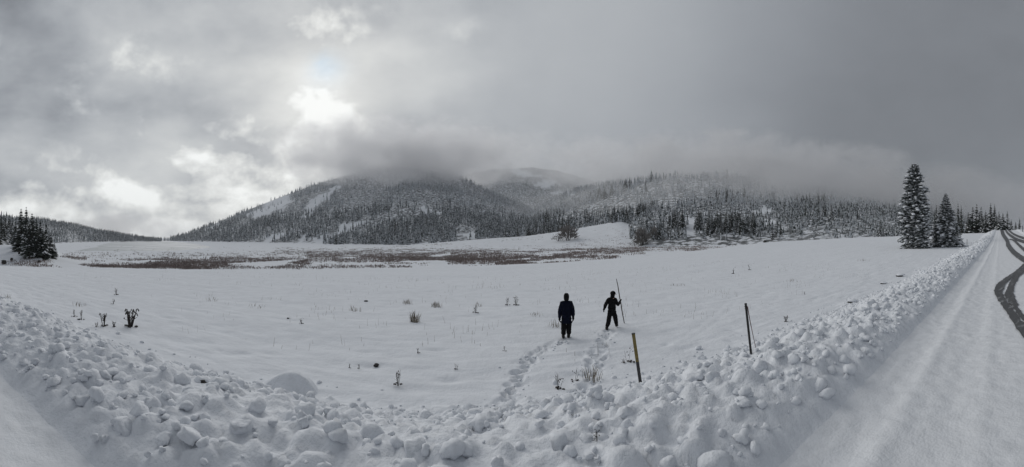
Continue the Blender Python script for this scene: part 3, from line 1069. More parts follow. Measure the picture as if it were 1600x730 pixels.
# ------------------------------------------------------------------ brown brush on the marsh
def build_brush():
    bands = [(225, 455, 412, 5, 900), (225, 330, 420, 3, 350), (400, 482, 410, 6, 700), (110, 235, 416, 2.5, 260), (0, 85, 420, 3, 330), (425, 565, 396, 2.5, 300), (480, 645, 399, 5, 1000), (590, 740, 405, 6, 1000),
             (640, 905, 396, 6, 1500), (700, 865, 406, 5, 900), (780, 905, 411, 4, 500), (880, 1005, 394, 4, 700), (850, 965, 401, 4, 450), (960, 1150, 385, 2.5, 500), (900, 1012, 389, 3, 400), (610, 705, 385, 1.5, 160),
             (330, 425, 404, 2, 180), (190, 300, 406, 2, 140), (95, 135, 404, 3, 160), (550, 770, 391, 2.5, 400), (1150, 1290, 378, 1.6, 120), (0, 130, 412, 3, 60), (0, 90, 404, 5, 60), (250, 640, 418, 2, 340), (770, 890, 384, 1.5, 90), (430, 900, 392, 4, 1500), (480, 880, 401, 7, 1500), (230, 480, 408, 6, 700), (880, 1100, 389, 3, 500), (250, 430, 399, 3, 200), (520, 860, 404, 6, 1200), (120, 300, 416, 3, 400), (240, 440, 413, 6, 700), (100, 900, 402, 14, 1500), (20, 260, 418, 4, 500), (900, 1150, 388, 4, 500)]
    V, Fc, PT = [], [], []
    for x0, x1, yc, hy, n in bands:
        px = RNG.uniform(x0, x1, n)
        py = yc + hy * np.clip(RNG.randn(n) * .6, -1.2, 1.2)
        k_ = -(py - CY) / F
        r = (lerp(MARSH, px) + .1 - EYE) / np.minimum(k_, -.004)
        if x1 < 240 and yc > 398:
            rg = np.geomspace(30, 260, 160)[None, :]
            tg = ((px - CX) / F)[:, None]
            hit = EYE + k_[:, None] * rg <= terrain(rg * np.sin(tg), rg * np.cos(tg))
            r = np.where(hit.any(1), rg[0][hit.argmax(1)], 0)
        ok = (r > 60) & (r < 600)
        th = (px - CX) / F
        x, y = r * np.sin(th), r * np.cos(th)
        ok &= vnoise(x * .07, y * .045, 91) + .25 * (vnoise(x * .3, y * .3, 92) - .5) > .31
        PT.append(np.stack([x, y, r], 1)[ok])
    PT = np.concatenate(PT)
    Z = terrain(PT[:, 0], PT[:, 1])
    for (x, y, r), z in zip(PT, Z):
        sz = RNG.uniform(.3, .75) * (1.5 if RNG.rand() < .08 else 1)
        wd = sz * RNG.uniform(.6, 1.3)
        for j in range(6):
            a = RNG.uniform(0, 6.28)
            bx, by = x + RNG.uniform(-1, 1) * wd * 2.6, y + RNG.uniform(-1, 1) * wd * 2.6
            tx, ty = bx + math.cos(a) * wd * .5, by + math.sin(a) * wd * .5
            a2 = RNG.uniform(0, 3.14)
            ww = wd * RNG.uniform(.16, .4)
            b = len(V)
            V += [(bx - math.cos(a2) * ww * .4, by - math.sin(a2) * ww * .4, z - .1), (bx + math.cos(a2) * ww * .4, by + math.sin(a2) * ww * .4, z - .1),
                  (tx + math.cos(a2) * ww * .5, ty + math.sin(a2) * ww * .5, z + sz * RNG.uniform(.4, .75)), (tx, ty, z + sz * RNG.uniform(.7, 1.05)), (tx - math.cos(a2) * ww * .5, ty - math.sin(a2) * ww * .5, z + sz * RNG.uniform(.35, .7))]
            Fc += [(b, b + 1, b + 2), (b, b + 2, b + 4), (b + 4, b + 2, b + 3)]
    o = obj('marsh_brush', np_mesh('marsh_brush', V, Fc, M['brush']))
    tag(o, 'low brown brush and reeds in streaks across the snowy marsh', 'brush', kind='stuff')


build_brush()


# ------------------------------------------------------------------ shrubs and plants
def twig_clump(n, h, spread, rad, rnd, fork=2, lean=.0, curl=0):
    m = MB()
    for i in range(n):
        a = rnd.uniform(0, 6.28); s = spread * math.sqrt(rnd.random())
        hh = h * rnd.uniform(.6, 1.05)
        b = Vector((math.cos(a) * s * .25, math.sin(a) * s * .25, -.08 * h))
        t = Vector((math.cos(a) * s + lean * hh, math.sin(a) * s, hh))
        mid = b.lerp(t, .5) + Vector((rnd.uniform(-1, 1), rnd.uniform(-1, 1), .3)) * s * .12
        pts = [b, mid, t]
        rr = [rad, rad * .8, rad * .35]
        if curl and rnd.random() < curl:
            pts += [t + Vector((.06 * h * (1 if t.x > 0 else -1), 0, .02 * h)), t + Vector((.12 * h * (1 if t.x > 0 else -1), 0, -.12 * h))]
            rr = [rad, rad, rad * .9, rad * 1.1, rad * 1.2]
        m.tube(pts, rr, 4)
        for f in range(fork):
            k = rnd.uniform(.35, .9)
            q = b.lerp(mid, k * 2) if k < .5 else mid.lerp(t, k * 2 - 1)
            e_ = q + Vector((rnd.uniform(-1, 1) * .28, rnd.uniform(-1, 1) * .28, rnd.uniform(.12, .38))) * h
            m.tube([q, e_], [rad * .55, rad * .2], 3)
    return m


rp = random.Random(11)


def plant(name, px, py, m, mats, label, cat, group=None, rz=0.0, smooth=False):
    g, r = cast(px, py)
    o = obj(name, m.mesh(name, mats, smooth), None, g)
    o.rotation_euler = (0, 0, -math.atan2(g.x, g.y) + rz)
    return tag(o, label, cat, group)


def size(px, py, h):
    return h * cast(px, py)[1] / F


# round bare willows by the open slope
def willow(px, py, hpx, wpx, label, n):
    g, r = cast(px, py)
    h, w = hpx * r / F, wpx * r / F
    e_ = empty('willow_shrub', g, label, 'shrub', 'bare willows beside the open snowy slope')
    obj('stems', twig_clump(9, h * .8, w * .3, h * .018, rp, 2).mesh('willow_stems', M['twig']), e_)
    m = MB()
    for i in range(n):
        a = rp.uniform(0, 6.28); el = math.asin(rp.uniform(-.45, 1)); k = rp.uniform(.45, 1)
        c = Vector((math.cos(a) * math.cos(el) * w * .5 * k, math.sin(a) * math.cos(el) * w * .5 * k, h * .34 + math.sin(el) * h * .62 * k))
        d = Vector((c.x, c.y, abs(c.z - h * .2) + .2 * h)).normalized()
        L = h * rp.uniform(.10, .2)
        s_ = Vector((rp.uniform(-1, 1), rp.uniform(-1, 1), rp.uniform(-1, 1))).cross(d).normalized() * L * .17
        m.add([c - d * L * .5, c + s_, c + d * L, c - s_], [(0, 1, 2), (0, 2, 3)])
    cr = obj('twigs', m.mesh('willow_twigs', M['willow']), e_)
    cr['kind'] = 'stuff'


willow(888, 376, 26, 32, 'round bare willow with dark base left of the open snowy slope', 420)
willow(872, 377, 12, 24, 'low brown willow at the foot of the round bare one', 200)
willow(1003, 383, 28, 24, 'pale bare willow in front of the right foot of the snowy slope', 420)
willow(1022, 374, 20, 14, 'smaller bare willow just right of the pale one', 200)
willow(992, 384, 9, 18, 'low scrubby willow left of the pale bare one', 160)

# dark stalk plants at the left
def stalk_plant(px, py, hpx, n, label, curl=.5, spread=.32, th=.022):
    h = size(px, py, hpx)
    e_ = None
    m = twig_clump(n, h, h * spread, h * th, rp, 3, 0, curl)
    for i in range(n * 2):   # seed heads
        a = rp.uniform(0, 6.28)
        blob(m, Vector((math.cos(a) * h * spread * rp.random(), math.sin(a) * h * spread * rp.random(), h * rp.uniform(.45, .95))), (h * .035, h * .035, h * .07), 0, rp)
    for i in range(5):       # withered leaves round the foot
        blob(m, Vector((rp.uniform(-.35, .35) * h, rp.uniform(-.2, .2) * h, h * .05)), (h * .12, h * .08, h * .07), rp.uniform(0, 3), rp)
    return plant('stalk_plant', px, py, m, M['twig'], label, 'plant', 'dead weed stalks in the snow')


stalk_plant(203, 511, 28, 9, 'largest dark dead weed with curled stalks, left in the snowfield', .6, .42, .03)
stalk_plant(162, 510, 20, 6, 'dark dead weed with clotted base left of the largest weed', .2, .25, .03)
stalk_plant(178, 511, 9, 5, 'low dark clump between the two dead weeds', 0, .4, .05)
stalk_plant(151, 511, 8, 4, 'small black clod of dead leaves left of the clotted weed', 0, .4, .05)
stalk_plant(127, 500, 16, 4, 'slim dead weed with two upright stalks near the left bank', 0, .16, .022)
stalk_plant(116, 495, 12, 3, 'thinnest dead weed, leftmost of the upright stalks', 0, .12, .022)
stalk_plant(1228, 503, 9, 7, 'row of short dark stubs in the snow near the right bank', 0, .7, .05)
stalk_plant(743, 489, 13, 4, 'single dark sprig with a long twig right of the tan grass', 0, .25, .02)
stalk_plant(793, 477, 12, 3, 'leaning dark sprig, left one of a pair above the middle', 0, .3, .025)
stalk_plant(806, 477, 14, 4, 'leaning dark sprig, right one of a pair above the middle', 0, .3, .025)
stalk_plant(471, 506, 9, 3, 'tiny dark sprig alone left of the tan grass', 0, .4, .04)
stalk_plant(653, 552, 9, 2, 'short upright dark stub in the middle of the field', 0, .15, .05)
stalk_plant(788, 549, 8, 2, 'short upright dark stub right of the middle of the field', 0, .15, .04)
stalk_plant(546, 575, 7, 2, 'small dark sprig, left one of two beside a black clod', 0, .3, .05)
stalk_plant(561, 576, 7, 2, 'small dark sprig, right one of two beside a black clod', 0, .3, .05)
stalk_plant(713, 577, 9, 3, 'small forked sprig between thin dry stems', 0, .4, .03)
stalk_plant(182, 461, 11, 3, 'small far sprig above the dark weeds at the left', 0, .35, .03)
stalk_plant(176, 475, 8, 4, 'low far tuft of dark stems above the dark weeds at the left', 0, .5, .03)
stalk_plant(1146, 428, 9, 2, 'far upright twig on the slope, left one of two', 0, .1, .04)
stalk_plant(1172, 422, 8, 2, 'far leaning twig on the slope, right one of two', 0, .4, .04)
stalk_plant(1257, 460, 5, 2, 'tiny far twig in snow near the right bank', 0, .3, .05)
stalk_plant(873, 608, 24, 5, 'wiry dry weed left of the footprints below the walkers', 0, .35, .012)
stalk_plant(897, 596, 20, 2, 'single thin leaning dry stem right of the wiry weed', 0, .5, .014)
stalk_plant(973, 567, 6, 4, 'dark ground twig lying left of the yellow topped post', 0, 1.4, .05)
stalk_plant(982, 566, 24, 2, 'thin bent dry stem beside the yellow topped post', 0, .35, .010)
stalk_plant(931, 692, 22, 5, 'dark frosted sprig between snow lumps at the bank foot', 0, .3, .02)
stalk_plant(622, 601, 22, 6, 'thin upright weed with snowy base in the lower middle field', 0, .2, .014)

def grass(px, py, hpx, n, spread, label, mt='straw'):
    h = size(px, py, hpx)
    m = MB()
    for i in range(n):
        a = rp.uniform(0, 6.28); s = h * spread * math.sqrt(rp.random())
        b = Vector((math.cos(a) * s, math.sin(a) * s, -.03)); L = h * rp.uniform(.5, 1.05)
        tip = b + Vector((rp.uniform(-.45, .45) * L, rp.uniform(-.45, .45) * L, L))
        mid = b.lerp(tip, .55) + Vector((0, 0, .12 * L))
        w = h * .018 + .002
        d = Vector((math.cos(a + 1.3), math.sin(a + 1.3), 0)) * w
        m.add([b - d, b + d, mid + d * .8, tip, mid - d * .8], [(0, 1, 2, 4), (4, 2, 3)])
    return plant('grass_tuft', px, py, m, M[mt], label, 'grass tuft', 'dry grass tufts in the snowfield')


grass(648, 503, 19, 60, .45, 'largest tan grass tuft near the middle of the snowfield')
grass(636, 475, 9, 40, .8, 'thin tan grass tuft, left one of two behind the largest tuft')
grass(682, 480, 10, 60, .9, 'wide thin tan grass tuft right behind the largest tuft')
grass(555, 486, 9, 30, 1.2, 'sparse dry tuft left of the largest tan tuft')
grass(925, 592, 24, 26, .6, 'dry grass trampled in the right footprint trail')
grass(868, 510, 13, 26, 1.0, 'faint dry stems just left of the navy child')
grass(745, 478, 7, 22, 1.6, 'faint dry stems above the dark sprig right of the middle')
grass(838, 493, 7, 26, 1.6, 'faint dry stems between the pair of dark sprigs and the navy child')
grass(900, 655, 16, 30, .7, 'pale grass poking through lumps below the footprints', )
grass(122, 478, 8, 26, 1.6, 'faint dry stems above the slim weeds at the left')
grass(10, 467, 9, 20, 1.0, 'sparse dry tuft at the far left edge of the field')
grass(945, 540, 7, 14, .6, 'few dry stems beside the trail of the child with the stick')
grass(1240, 440, 6, 22, 2.0, 'faint dry stems far out on the right slope')
grass(1350, 408, 5, 22, 2.2, 'faint brown stems on the field near the tall spruces')
grass(1060, 447, 6, 24, 2.2, 'faint dry stems beyond the child with the stick')
grass(330, 470, 7, 22, 2.0, 'faint dry stems in the left middle field')
grass(400, 480, 7, 22, 2.0, 'faint dry stems left of the tiny dark sprig')


def stems():
    V, Fc = [], []
    n = 230
    cs_, cp_ = RNG.uniform(-26, 34, n), RNG.uniform(7.5, 34, n)
    S0, P0 = [], []
    for a_, b_ in zip(cs_, cp_):
        k = RNG.randint(2, 9)
        S0 += list(a_ + RNG.randn(k) * .5); P0 += list(b_ + RNG.randn(k) * .35)
    S0, P0 = np.array(S0), np.maximum(np.array(P0), 6.6)
    X, Y = to_xy(S0, P0)
    Z = terrain(X, Y)
    for x, y, z in zip(X, Y, Z):
        h = RNG.uniform(.05, .26); a = RNG.uniform(0, 6.28); lean = RNG.uniform(0, .5) * h
        w = RNG.uniform(.002, .005)
        b = len(V)
        t = (x + math.cos(a) * lean, y + math.sin(a) * lean, z + h)
        V += [(x - w, y, z - .03), (x + w, y, z - .03), (t[0] + w * .5, t[1], t[2]), (t[0] - w * .5, t[1], t[2])]
        Fc += [(b, b + 1, b + 2, b + 3)]
    o = obj('dry_stems', np_mesh('dry_stems', V, Fc, M['straw']))
    tag(o, 'scattered thin dry stems poking through the snowfield', 'dry stems', kind='stuff')


stems()


def stone(px, py, wpx, hpx, label, mt='rock', snow=True, sink=.25):
    g, r = cast(px, py)
    w, h = wpx * r / F, hpx * r / F
    m = MB()
    bm_ = bmesh.new()
    bmesh.ops.create_icosphere(bm_, subdivisions=2, radius=1)
    vs = []
    sd = rp.uniform(0, 90)
    for v in bm_.verts:
        k = 1 + .45 * mnoise.noise(v.co * 1.3 + Vector((sd, 0, 0)))
        vs.append((v.co.x * w * .5 * k, v.co.y * w * .4 * k, v.co.z * h * .6 * k + h * .3))
    bm_.verts.index_update()
    fs = [tuple(v.index for v in f.verts) for f in bm_.faces]
    bm_.free()
    m.add(vs, fs)
    o = obj('rock', m.mesh('rock', M[mt]), None, g)
    o.rotation_euler = (0, 0, -math.atan2(g.x, g.y))
    tag(o, label, 'rock', 'dark rocks and clods in the snow')
    if snow:
        m2 = MB()
        m2.add([(x * 1.25 + w * .15, y * 1.2, h * .45 + max(z, 0) * .75) for x, y, z in vs if True], fs)
        obj('snow_cap', m2.mesh('snow_cap', M['snow_bank'], True), o)
    return o


stone(1330, 474, 12, 6, 'dark rock under a snow cap at the edge of the right bank')
stone(1405, 432, 12, 4, 'flat dark rock on the far right slope, right of another', snow=True)
stone(1380, 444, 9, 3, 'small snow covered rock on the far right slope')
stone(588, 572, 9, 4, 'small black clod alone on the snow right of two sprigs', snow=False)
stone(572, 471, 6, 2, 'tiny dark clod far out in the middle field', snow=False)
stone(450, 498, 4, 2, 'speck of dark clod left of the tiny sprig', snow=False)
stone(316, 601, 18, 9, 'black clod of earth among the lumps of the left bank', snow=False)
stone(6, 413, 7, 8, 'dark scrub clod on the left snowy bank at the frame edge', snow=False)
stone(18, 407, 5, 5, 'small dark clod on the left snowy bank below the conifers', snow=False)
stone(30, 397, 4, 5, 'small dark clod under the left end of the conifer clump', snow=False)
stone(61, 410, 5, 4, 'small dark clod on the snowy bank under the middle of the clump', snow=False)
stone(1195, 378, 5, 3, 'dark clod on the crest of the field at the right', snow=False)

# smooth wind packed mound left of the middle
g, r = cast(447, 608)
w = 86 * r / F
m = MB()
NXm, NYm = 40, 24
for j in range(NYm + 1):
    for i in range(NXm + 1):
        u, v = i / NXm * 2 - 1, j / NYm * 2 - 1
        d = math.hypot(u, v)
        hgt = max(0, 1 - d ** 2.4)
        hgt = hgt * (1 + .25 * math.sin(u * 2.2 + .4) + .1 * mnoise.noise(Vector((u * 2, v * 2, 4))) + .05 * mnoise.noise(Vector((u * 6, v * 6, 2))) + .025 * mnoise.noise(Vector((u * 14, v * 14, 7))))
        lip_ = .05 * math.exp(-((v + .25 + .25 * u * u) / .14) ** 2) * max(0, 1 - u * u)
        m.v.append((u * w * .62, v * w * .5, hgt * .48 * w * .62 + lip_ * w * 1.5 - .05 * w))
for j in range(NYm):
    for i in range(NXm):
        a = j * (NXm + 1) + i
        m.f.append((a, a + 1, a + NXm + 2, a + NXm + 1)); m.mi.append(0)
o = obj('snow_mound', m.mesh('snow_mound', M['snow_bank'], True), None, g)
o.rotation_euler = (0, 0, -math.atan2(g.x, g.y))
tag(o, 'smooth rounded snow mound behind the lumps of the left bank', 'snow mound')

# ------------------------------------------------------------------ lumps of ploughed snow
def lump_mesh(name, seed, sub=3):
    bm_ = bmesh.new()
    bmesh.ops.create_icosphere(bm_, subdivisions=sub, radius=1)
    rl_ = random.Random(seed + 300)
    cuts = [(Vector((rl_.gauss(0, 1), rl_.gauss(0, 1), rl_.gauss(.2, .8))).normalized(), rl_.uniform(.45, .8)) for _ in range(rl_.randint(3, 6))]
    for v in bm_.verts:
        p = v.co.copy() + Vector((seed * 7.7, seed * 3.1, 0))
        k = 1 + .38 * mnoise.noise(p * .95) + .30 * mnoise.noise(p * 2.1) + .13 * mnoise.noise(p * 5) + .05 * mnoise.noise(p * 11)
        v.co = v.co * k
        for pn, pd in cuts:
            ex = v.co.dot(pn) - pd
            if ex > 0: v.co -= pn * ex * .82
        v.co += v.co.normalized() * (.11 * mnoise.noise(p * 3.6) + .075 * mnoise.noise(p * 7.5) + .035 * mnoise.noise(p * 15))
        v.co.z *= .82
        if v.co.z < -.3: v.co.z = -.3 + (v.co.z + .3) * .35
    me = bpy.data.meshes.new(name)
    bm_.to_mesh(me); bm_.free()
    me.polygons.foreach_set('use_smooth', [True] * len(me.polygons))
    me.materials.append(M['snow_bank'])
    return me


LUMPS = [lump_mesh('snow_lump', i) for i in range(14)]


def bank_z(s, p):
    i = min(max(np.searchsorted(S_AX, s), 1), len(S_AX) - 1); j = min(max(np.searchsorted(P_AX, p), 1), len(P_AX) - 1)
    return float(GZ[j, i])


def lump(s, p, R, label, group, k=None, sink=.25):
    x, y = to_xy(s, p)
    o = obj('snow_lump', LUMPS[RNG.randint(14) if k is None else k], None, (x, y, bank_z(s, p) + R * (.35 - sink)))
    o.rotation_euler = (RNG.uniform(-.3, .3), RNG.uniform(-.3, .3), RNG.uniform(0, 6.28))
    o.scale = (R * RNG.uniform(.85, 1.3), R * RNG.uniform(.8, 1.15), R * RNG.uniform(.75, 1.0))
    return tag(o, label, 'snow lump', group)


GL = 'ploughed snow lumps along the road bank'
for px, py, R, lab in [(296, 697, .085, 'large rounded snow lump, right of a touching pair at the lower left'), (256, 697, .075, 'large rounded snow lump, left of a touching pair at the lower left'),
                       (334, 614, .12, 'broad snow lump behind the black earth clod on the left bank'), (379, 680, .10, 'tall narrow snow lump right of the touching pair'), (221, 655, .085, 'upright snow lump above the touching pair'),
                       (190, 590, .10, 'snow lump standing proud in the middle of the left bank'), (574, 640, .13, 'rounded snow lump at the back edge of the bank left of the middle'), (605, 655, .10, 'snow lump right of the rounded one at the back edge of the bank'),
                       (975, 655, .16, 'broad rounded snow lump at the bank foot below the yellow topped post'), (932, 636, .07, 'small round snow lump at the end of the right footprint trail'), (1080, 600, .13, 'rounded snow lump right of the yellow topped post'),
                       (1110, 582, .15, 'wide snow lump in front of the black post'), (1160, 640, .14, 'smooth snow lump in the middle of the right bank'), (1188, 580, .16, 'big snow lump at the foot of the black post'),
                       (30, 525, .14, 'large snow lump high on the left bank near the frame edge'), (1345, 470, .22, 'long snow lump beside the dark capped rock')]:
    g, r = cast(px, py)
    s0, p0 = to_sp(g.x, g.y)
    lump(s0, p0, R * (.56 if R > .11 else .92), lab, GL, None, .32)
for k in range(170):
    s0 = RNG.uniform(-11, 16)
    p0 = 1.85 + 4.1 * RNG.beta(1.4, 1.4)
    R = float(np.clip(.050 * np.exp(RNG.randn() * .42), .03, .10))
    lump(s0, p0, R, 'rounded lump of ploughed snow in the bank along the road', GL, sink=RNG.uniform(.35, .8))

ico_ = bmesh.new()
bmesh.ops.create_icosphere(ico_, subdivisions=2, radius=1)
IC2 = np.array([v.co[:] for v in ico_.verts]); ico_.verts.index_update()
IC2F = np.array([[v.index for v in f.verts] for f in ico_.faces])
ico_.free()
NB = 9000
V, Fc = [], []
for k in range(NB):
    s0 = RNG.uniform(-14, 22) if k < 7200 else RNG.uniform(20, 95)
    p0 = 1.58 + 4.8 * RNG.beta(1.1, 1.3)
    if RNG.rand() < .03: p0 = RNG.uniform(5.8, 7.0)
    R = np.clip(.026 * np.exp(RNG.randn() * .55), .010, .075) * (1 if s0 < 22 else 2.6)
    x, y = to_xy(s0, p0)
    u = IC2 * (1 + .42 * (RNG.rand(len(IC2), 1) - .5) + .25 * np.sin(IC2 @ RNG.randn(3, 1) * 2 + RNG.rand() * 6))
    u = u * np.array([RNG.uniform(.8, 1.3), RNG.uniform(.8, 1.3), RNG.uniform(.6, .95)]) * R
    V.append(u + np.array([x, y, bank_z(s0, p0) + R * .25])); Fc.append(IC2F + k * len(IC2))
for k in range(220):
    a_ = TRODDEN[RNG.randint(len(TRODDEN))]
    s0, p0 = a_[0] + RNG.randn() * .17, a_[1] + RNG.randn() * .17
    R = np.clip(.022 * np.exp(RNG.randn() * .5), .008, .06)
    x, y = to_xy(s0, p0)
    u = IC2 * (1 + .45 * (RNG.rand(len(IC2), 1) - .5)) * np.array([RNG.uniform(.8, 1.3), RNG.uniform(.8, 1.3), .7]) * R
    V.append(u + np.array([x, y, bank_z(s0, p0) + R * .05])); Fc.append(IC2F + (NB + k) * len(IC2))
o = obj('snow_crumbs', np_mesh('snow_crumbs', np.concatenate(V), np.concatenate(Fc), M['snow_bank'], True))
tag(o, 'small crumbs of ploughed snow scattered over the whole bank', 'snow crumbs', kind='stuff')

# ------------------------------------------------------------------ marker posts
def post(base, top, wpx, label, upper, lower, flat):
    g, r = cast(*base)
    th = (top[0] - CX) / F
    tv = Vector((r * math.sin(th), r * math.cos(th), EYE + (CY - top[1]) * r / F))
    ax = tv - g
    H = ax.length
    ax.normalize()
    w = wpx * r / F
    e_ = empty('marker_post', g, label, 'post')
    toward = Vector((-g.x, -g.y, 0)).normalized()
    u = ax.cross(toward).normalized()
    v = ax.cross(u).normalized()
    R3 = Matrix((u, v, ax)).transposed()
    e_.rotation_euler = R3.to_euler()

    def box(z0, z1, wx, wy, bev):
        m = MB()
        ring = []
        for z in (z0, z0 + .004, z1 - .006, z1):
            k = .93 if z in (z0, z1) else 1
            hx, hy, b = wx * k / 2, wy * k / 2, bev
            ring += [(-hx + b, -hy, z), (hx - b, -hy, z), (hx, -hy + b, z), (hx, hy - b, z), (hx - b, hy, z), (-hx + b, hy, z), (-hx, hy - b, z), (-hx, -hy + b, z)]
        fs = [(i * 8 + k, i * 8 + (k + 1) % 8, (i + 1) * 8 + (k + 1) % 8, (i + 1) * 8 + k) for i in range(3) for k in range(8)]
        fs += [tuple(range(8))[::-1], tuple(range(24, 32))]
        m.add(ring, fs)
        return m
    return e_, H, w, box


e_, H, w, box = post((1001.5, 604), (989.5, 521), 5.0, 'leaning marker post, worn yellow above and dark below, at the bank edge', None, None, True)
obj('lower_post', box(-.4, H * .47, w, w * .55, .008).mesh('lower_post', M['post_dark']), e_)
obj('upper_post', box(H * .47 - .003, H - .015, w * 1.03, w * .58, .008).mesh('upper_post', M['yellow']), e_)
obj('post_cap', box(H - .016, H + .004, w * 1.1, w * .66, .006).mesh('post_cap', M['post_dark']), e_)

e_, H, w, box = post((1174, 557), (1165, 474), 3.6, 'black marker post with a loose red wire, right of the yellow topped post', None, None, True)
obj('shaft', box(-.4, H - .02, w, w * .6, .006).mesh('post_shaft', M['post_black']), e_)
obj('post_cap', box(H - .021, H, w * 1.12, w * .7, .006).mesh('black_post_cap', M['post_black']), e_)
m = MB()
k_ = w / 5.0
m.tube([(w * .5 + .004, .01, H * .93), (w * .8, .012, H * .82), (w * 1.15, .012, H * .62), (w * 1.75, .012, H * .36), (w * 2.3, .01, H * .14), (w * 2.75, .0, -.02)], [.007, .006, .005, .004, .0035, .003], 6)
obj('wire', m.mesh('red_wire', M['red_wire']), e_)
m = MB()
for z in (H * .90, H * .94):
    m.tube([(w * .52 * math.cos(a), w * .36 * math.sin(a), z) for a in [i * 2 * math.pi / 10 for i in range(11)]], [.006] * 11, 5)
obj('wire_loop', m.mesh('wire_loop', M['post_black']), e_)

# thin far delineators by the road crest
for px, py, hpx, lab in [(1511, 384, 10, 'thin dark stake at the right foot of the cone shaped spruce'), (1547, 366, 6, 'tiny stake on the bank near the crest of the road')]:
    g, r = cast(px, py, 10)
    m = MB()
    m.tube([(0, 0, -.3), (0, 0, hpx * r / F * .6), (.02, 0, hpx * r / F)], [.05, .05, .045], 6)
    tag(obj('stake', m.mesh('stake', M['twig']), None, g), lab, 'stake')
g = at(1598, 120)
m = MB()
m.tube([(0, 0, -.5), (0, 0, 1.0), (0, 0, 2.0)], [.11, .11, .10], 8)
o = tag(obj('roadside_post', m.mesh('roadside_post', M['post_black']), None, Vector((g.x, g.y, ground(g.x, g.y)))), 'dark post on the far side of the road at the frame edge', 'post')
m = MB(); m.tube([(0, 0, 1.96), (0, 0, 2.06)], [.13, .12], 8)
obj('post_cap', m.mesh('roadside_post_cap', M['post_black']), o)


# ------------------------------------------------------------------ the two walkers
SCRATCH = bpy.data.scenes.new('scratch')


def skin(name, joints, bones, material, sub=2, root=0):
    """a continuous surface grown round a skeleton: joints = {name: (x, y, z, radius_x, radius_y)}"""
    names = list(joints)
    me = bpy.data.meshes.new(name + '_rig')
    me.from_pydata([joints[k][:3] for k in names], [(names.index(a), names.index(b)) for a, b in bones], [])
    o = bpy.data.objects.new(name + '_rig', me)
    SCRATCH.collection.objects.link(o)
    o.modifiers.new('skin', 'SKIN').use_smooth_shade = True
    md = o.modifiers.new('sub', 'SUBSURF'); md.levels = sub; md.render_levels = sub
    for i, k in enumerate(names):
        sv = me.skin_vertices[0].data[i]
        j = joints[k]
        sv.radius = (j[3], j[4] if len(j) > 4 else j[3])
        sv.use_root = (i == root)
    SCRATCH.view_layers[0].update()
    dg = SCRATCH.view_layers[0].depsgraph
    out = bpy.data.meshes.new_from_object(o.evaluated_get(dg))
    out.name = name
    bpy.data.objects.remove(o); bpy.data.meshes.remove(me)
    if name in ('jacket', 'trousers'):
        for v in out.vertices:
            q = v.co
            v.co = q + v.normal * (.010 * mnoise.noise(q * 14) + .007 * mnoise.noise(Vector((q.x * 12, q.y * 12, q.z * 34))))
    out.materials.clear(); out.materials.append(material)
    out.polygons.foreach_set('use_smooth', [True] * len(out.polygons))
    return out


def ball(name, c, r, material, shape=None, sub=3):
    bm_ = bmesh.new()
    bmesh.ops.create_icosphere(bm_, subdivisions=sub, radius=1)
    for v in bm_.verts:
        p = v.co.copy()
        if shape: p = shape(p)
        v.co = Vector((c[0] + p.x * r[0], c[1] + p.y * r[1], c[2] + p.z * r[2]))
    me = bpy.data.meshes.new(name); bm_.to_mesh(me); bm_.free()
    me.polygons.foreach_set('use_smooth', [True] * len(me.polygons))
    me.materials.append(material)
    return me


def hand_joints(J, Bn, side, wrist, d, palm_n, thumb_n, s=1.0, curl=.35, spread=.012):
    """palm, four unequal bent fingers and a thumb, grown on from the wrist"""
    d = Vector(d).normalized(); n = Vector(palm_n).normalized(); t = Vector(thumb_n).normalized()
    w = Vector(wrist)
    pc = w + d * .045 * s
    J[side + 'palm'] = (*pc, .024 * s, .024 * s)
    Bn.append((side + 'wrist', side + 'palm'))
    for i, L in enumerate((.058, .066, .061, .046)):
        off = t * (.027 - .018 * i) * s
        a = pc + d * .022 * s + off
        b = a + (d * math.cos(curl) + n * math.sin(curl)) * L * .5 * s
        c = b + (d * math.cos(curl * 2.6) + n * math.sin(curl * 2.6)) * L * .5 * s
        for q, p, r in (('a', a, .0105), ('b', b, .0098), ('c', c, .0085)):
            J[f'{side}f{i}{q}'] = (*p, r * s, r * s)
        Bn += [(side + 'palm', f'{side}f{i}a'), (f'{side}f{i}a', f'{side}f{i}b'), (f'{side}f{i}b', f'{side}f{i}c')]
    a = w + d * .028 * s + t * .026 * s
    b = a + (t * .7 + d * .6 + n * .3).normalized() * .032 * s
    c = b + (t * .15 + d * .8 + n * .5).normalized() * .028 * s
    for q, p, r in (('a', a, .0115), ('b', b, .0105), ('c', c, .009)):
        J[f'{side}t{q}'] = (*p, r * s, r * s)
    Bn += [(side + 'palm', f'{side}ta'), (f'{side}ta', f'{side}tb'), (f'{side}tb', f'{side}tc')]


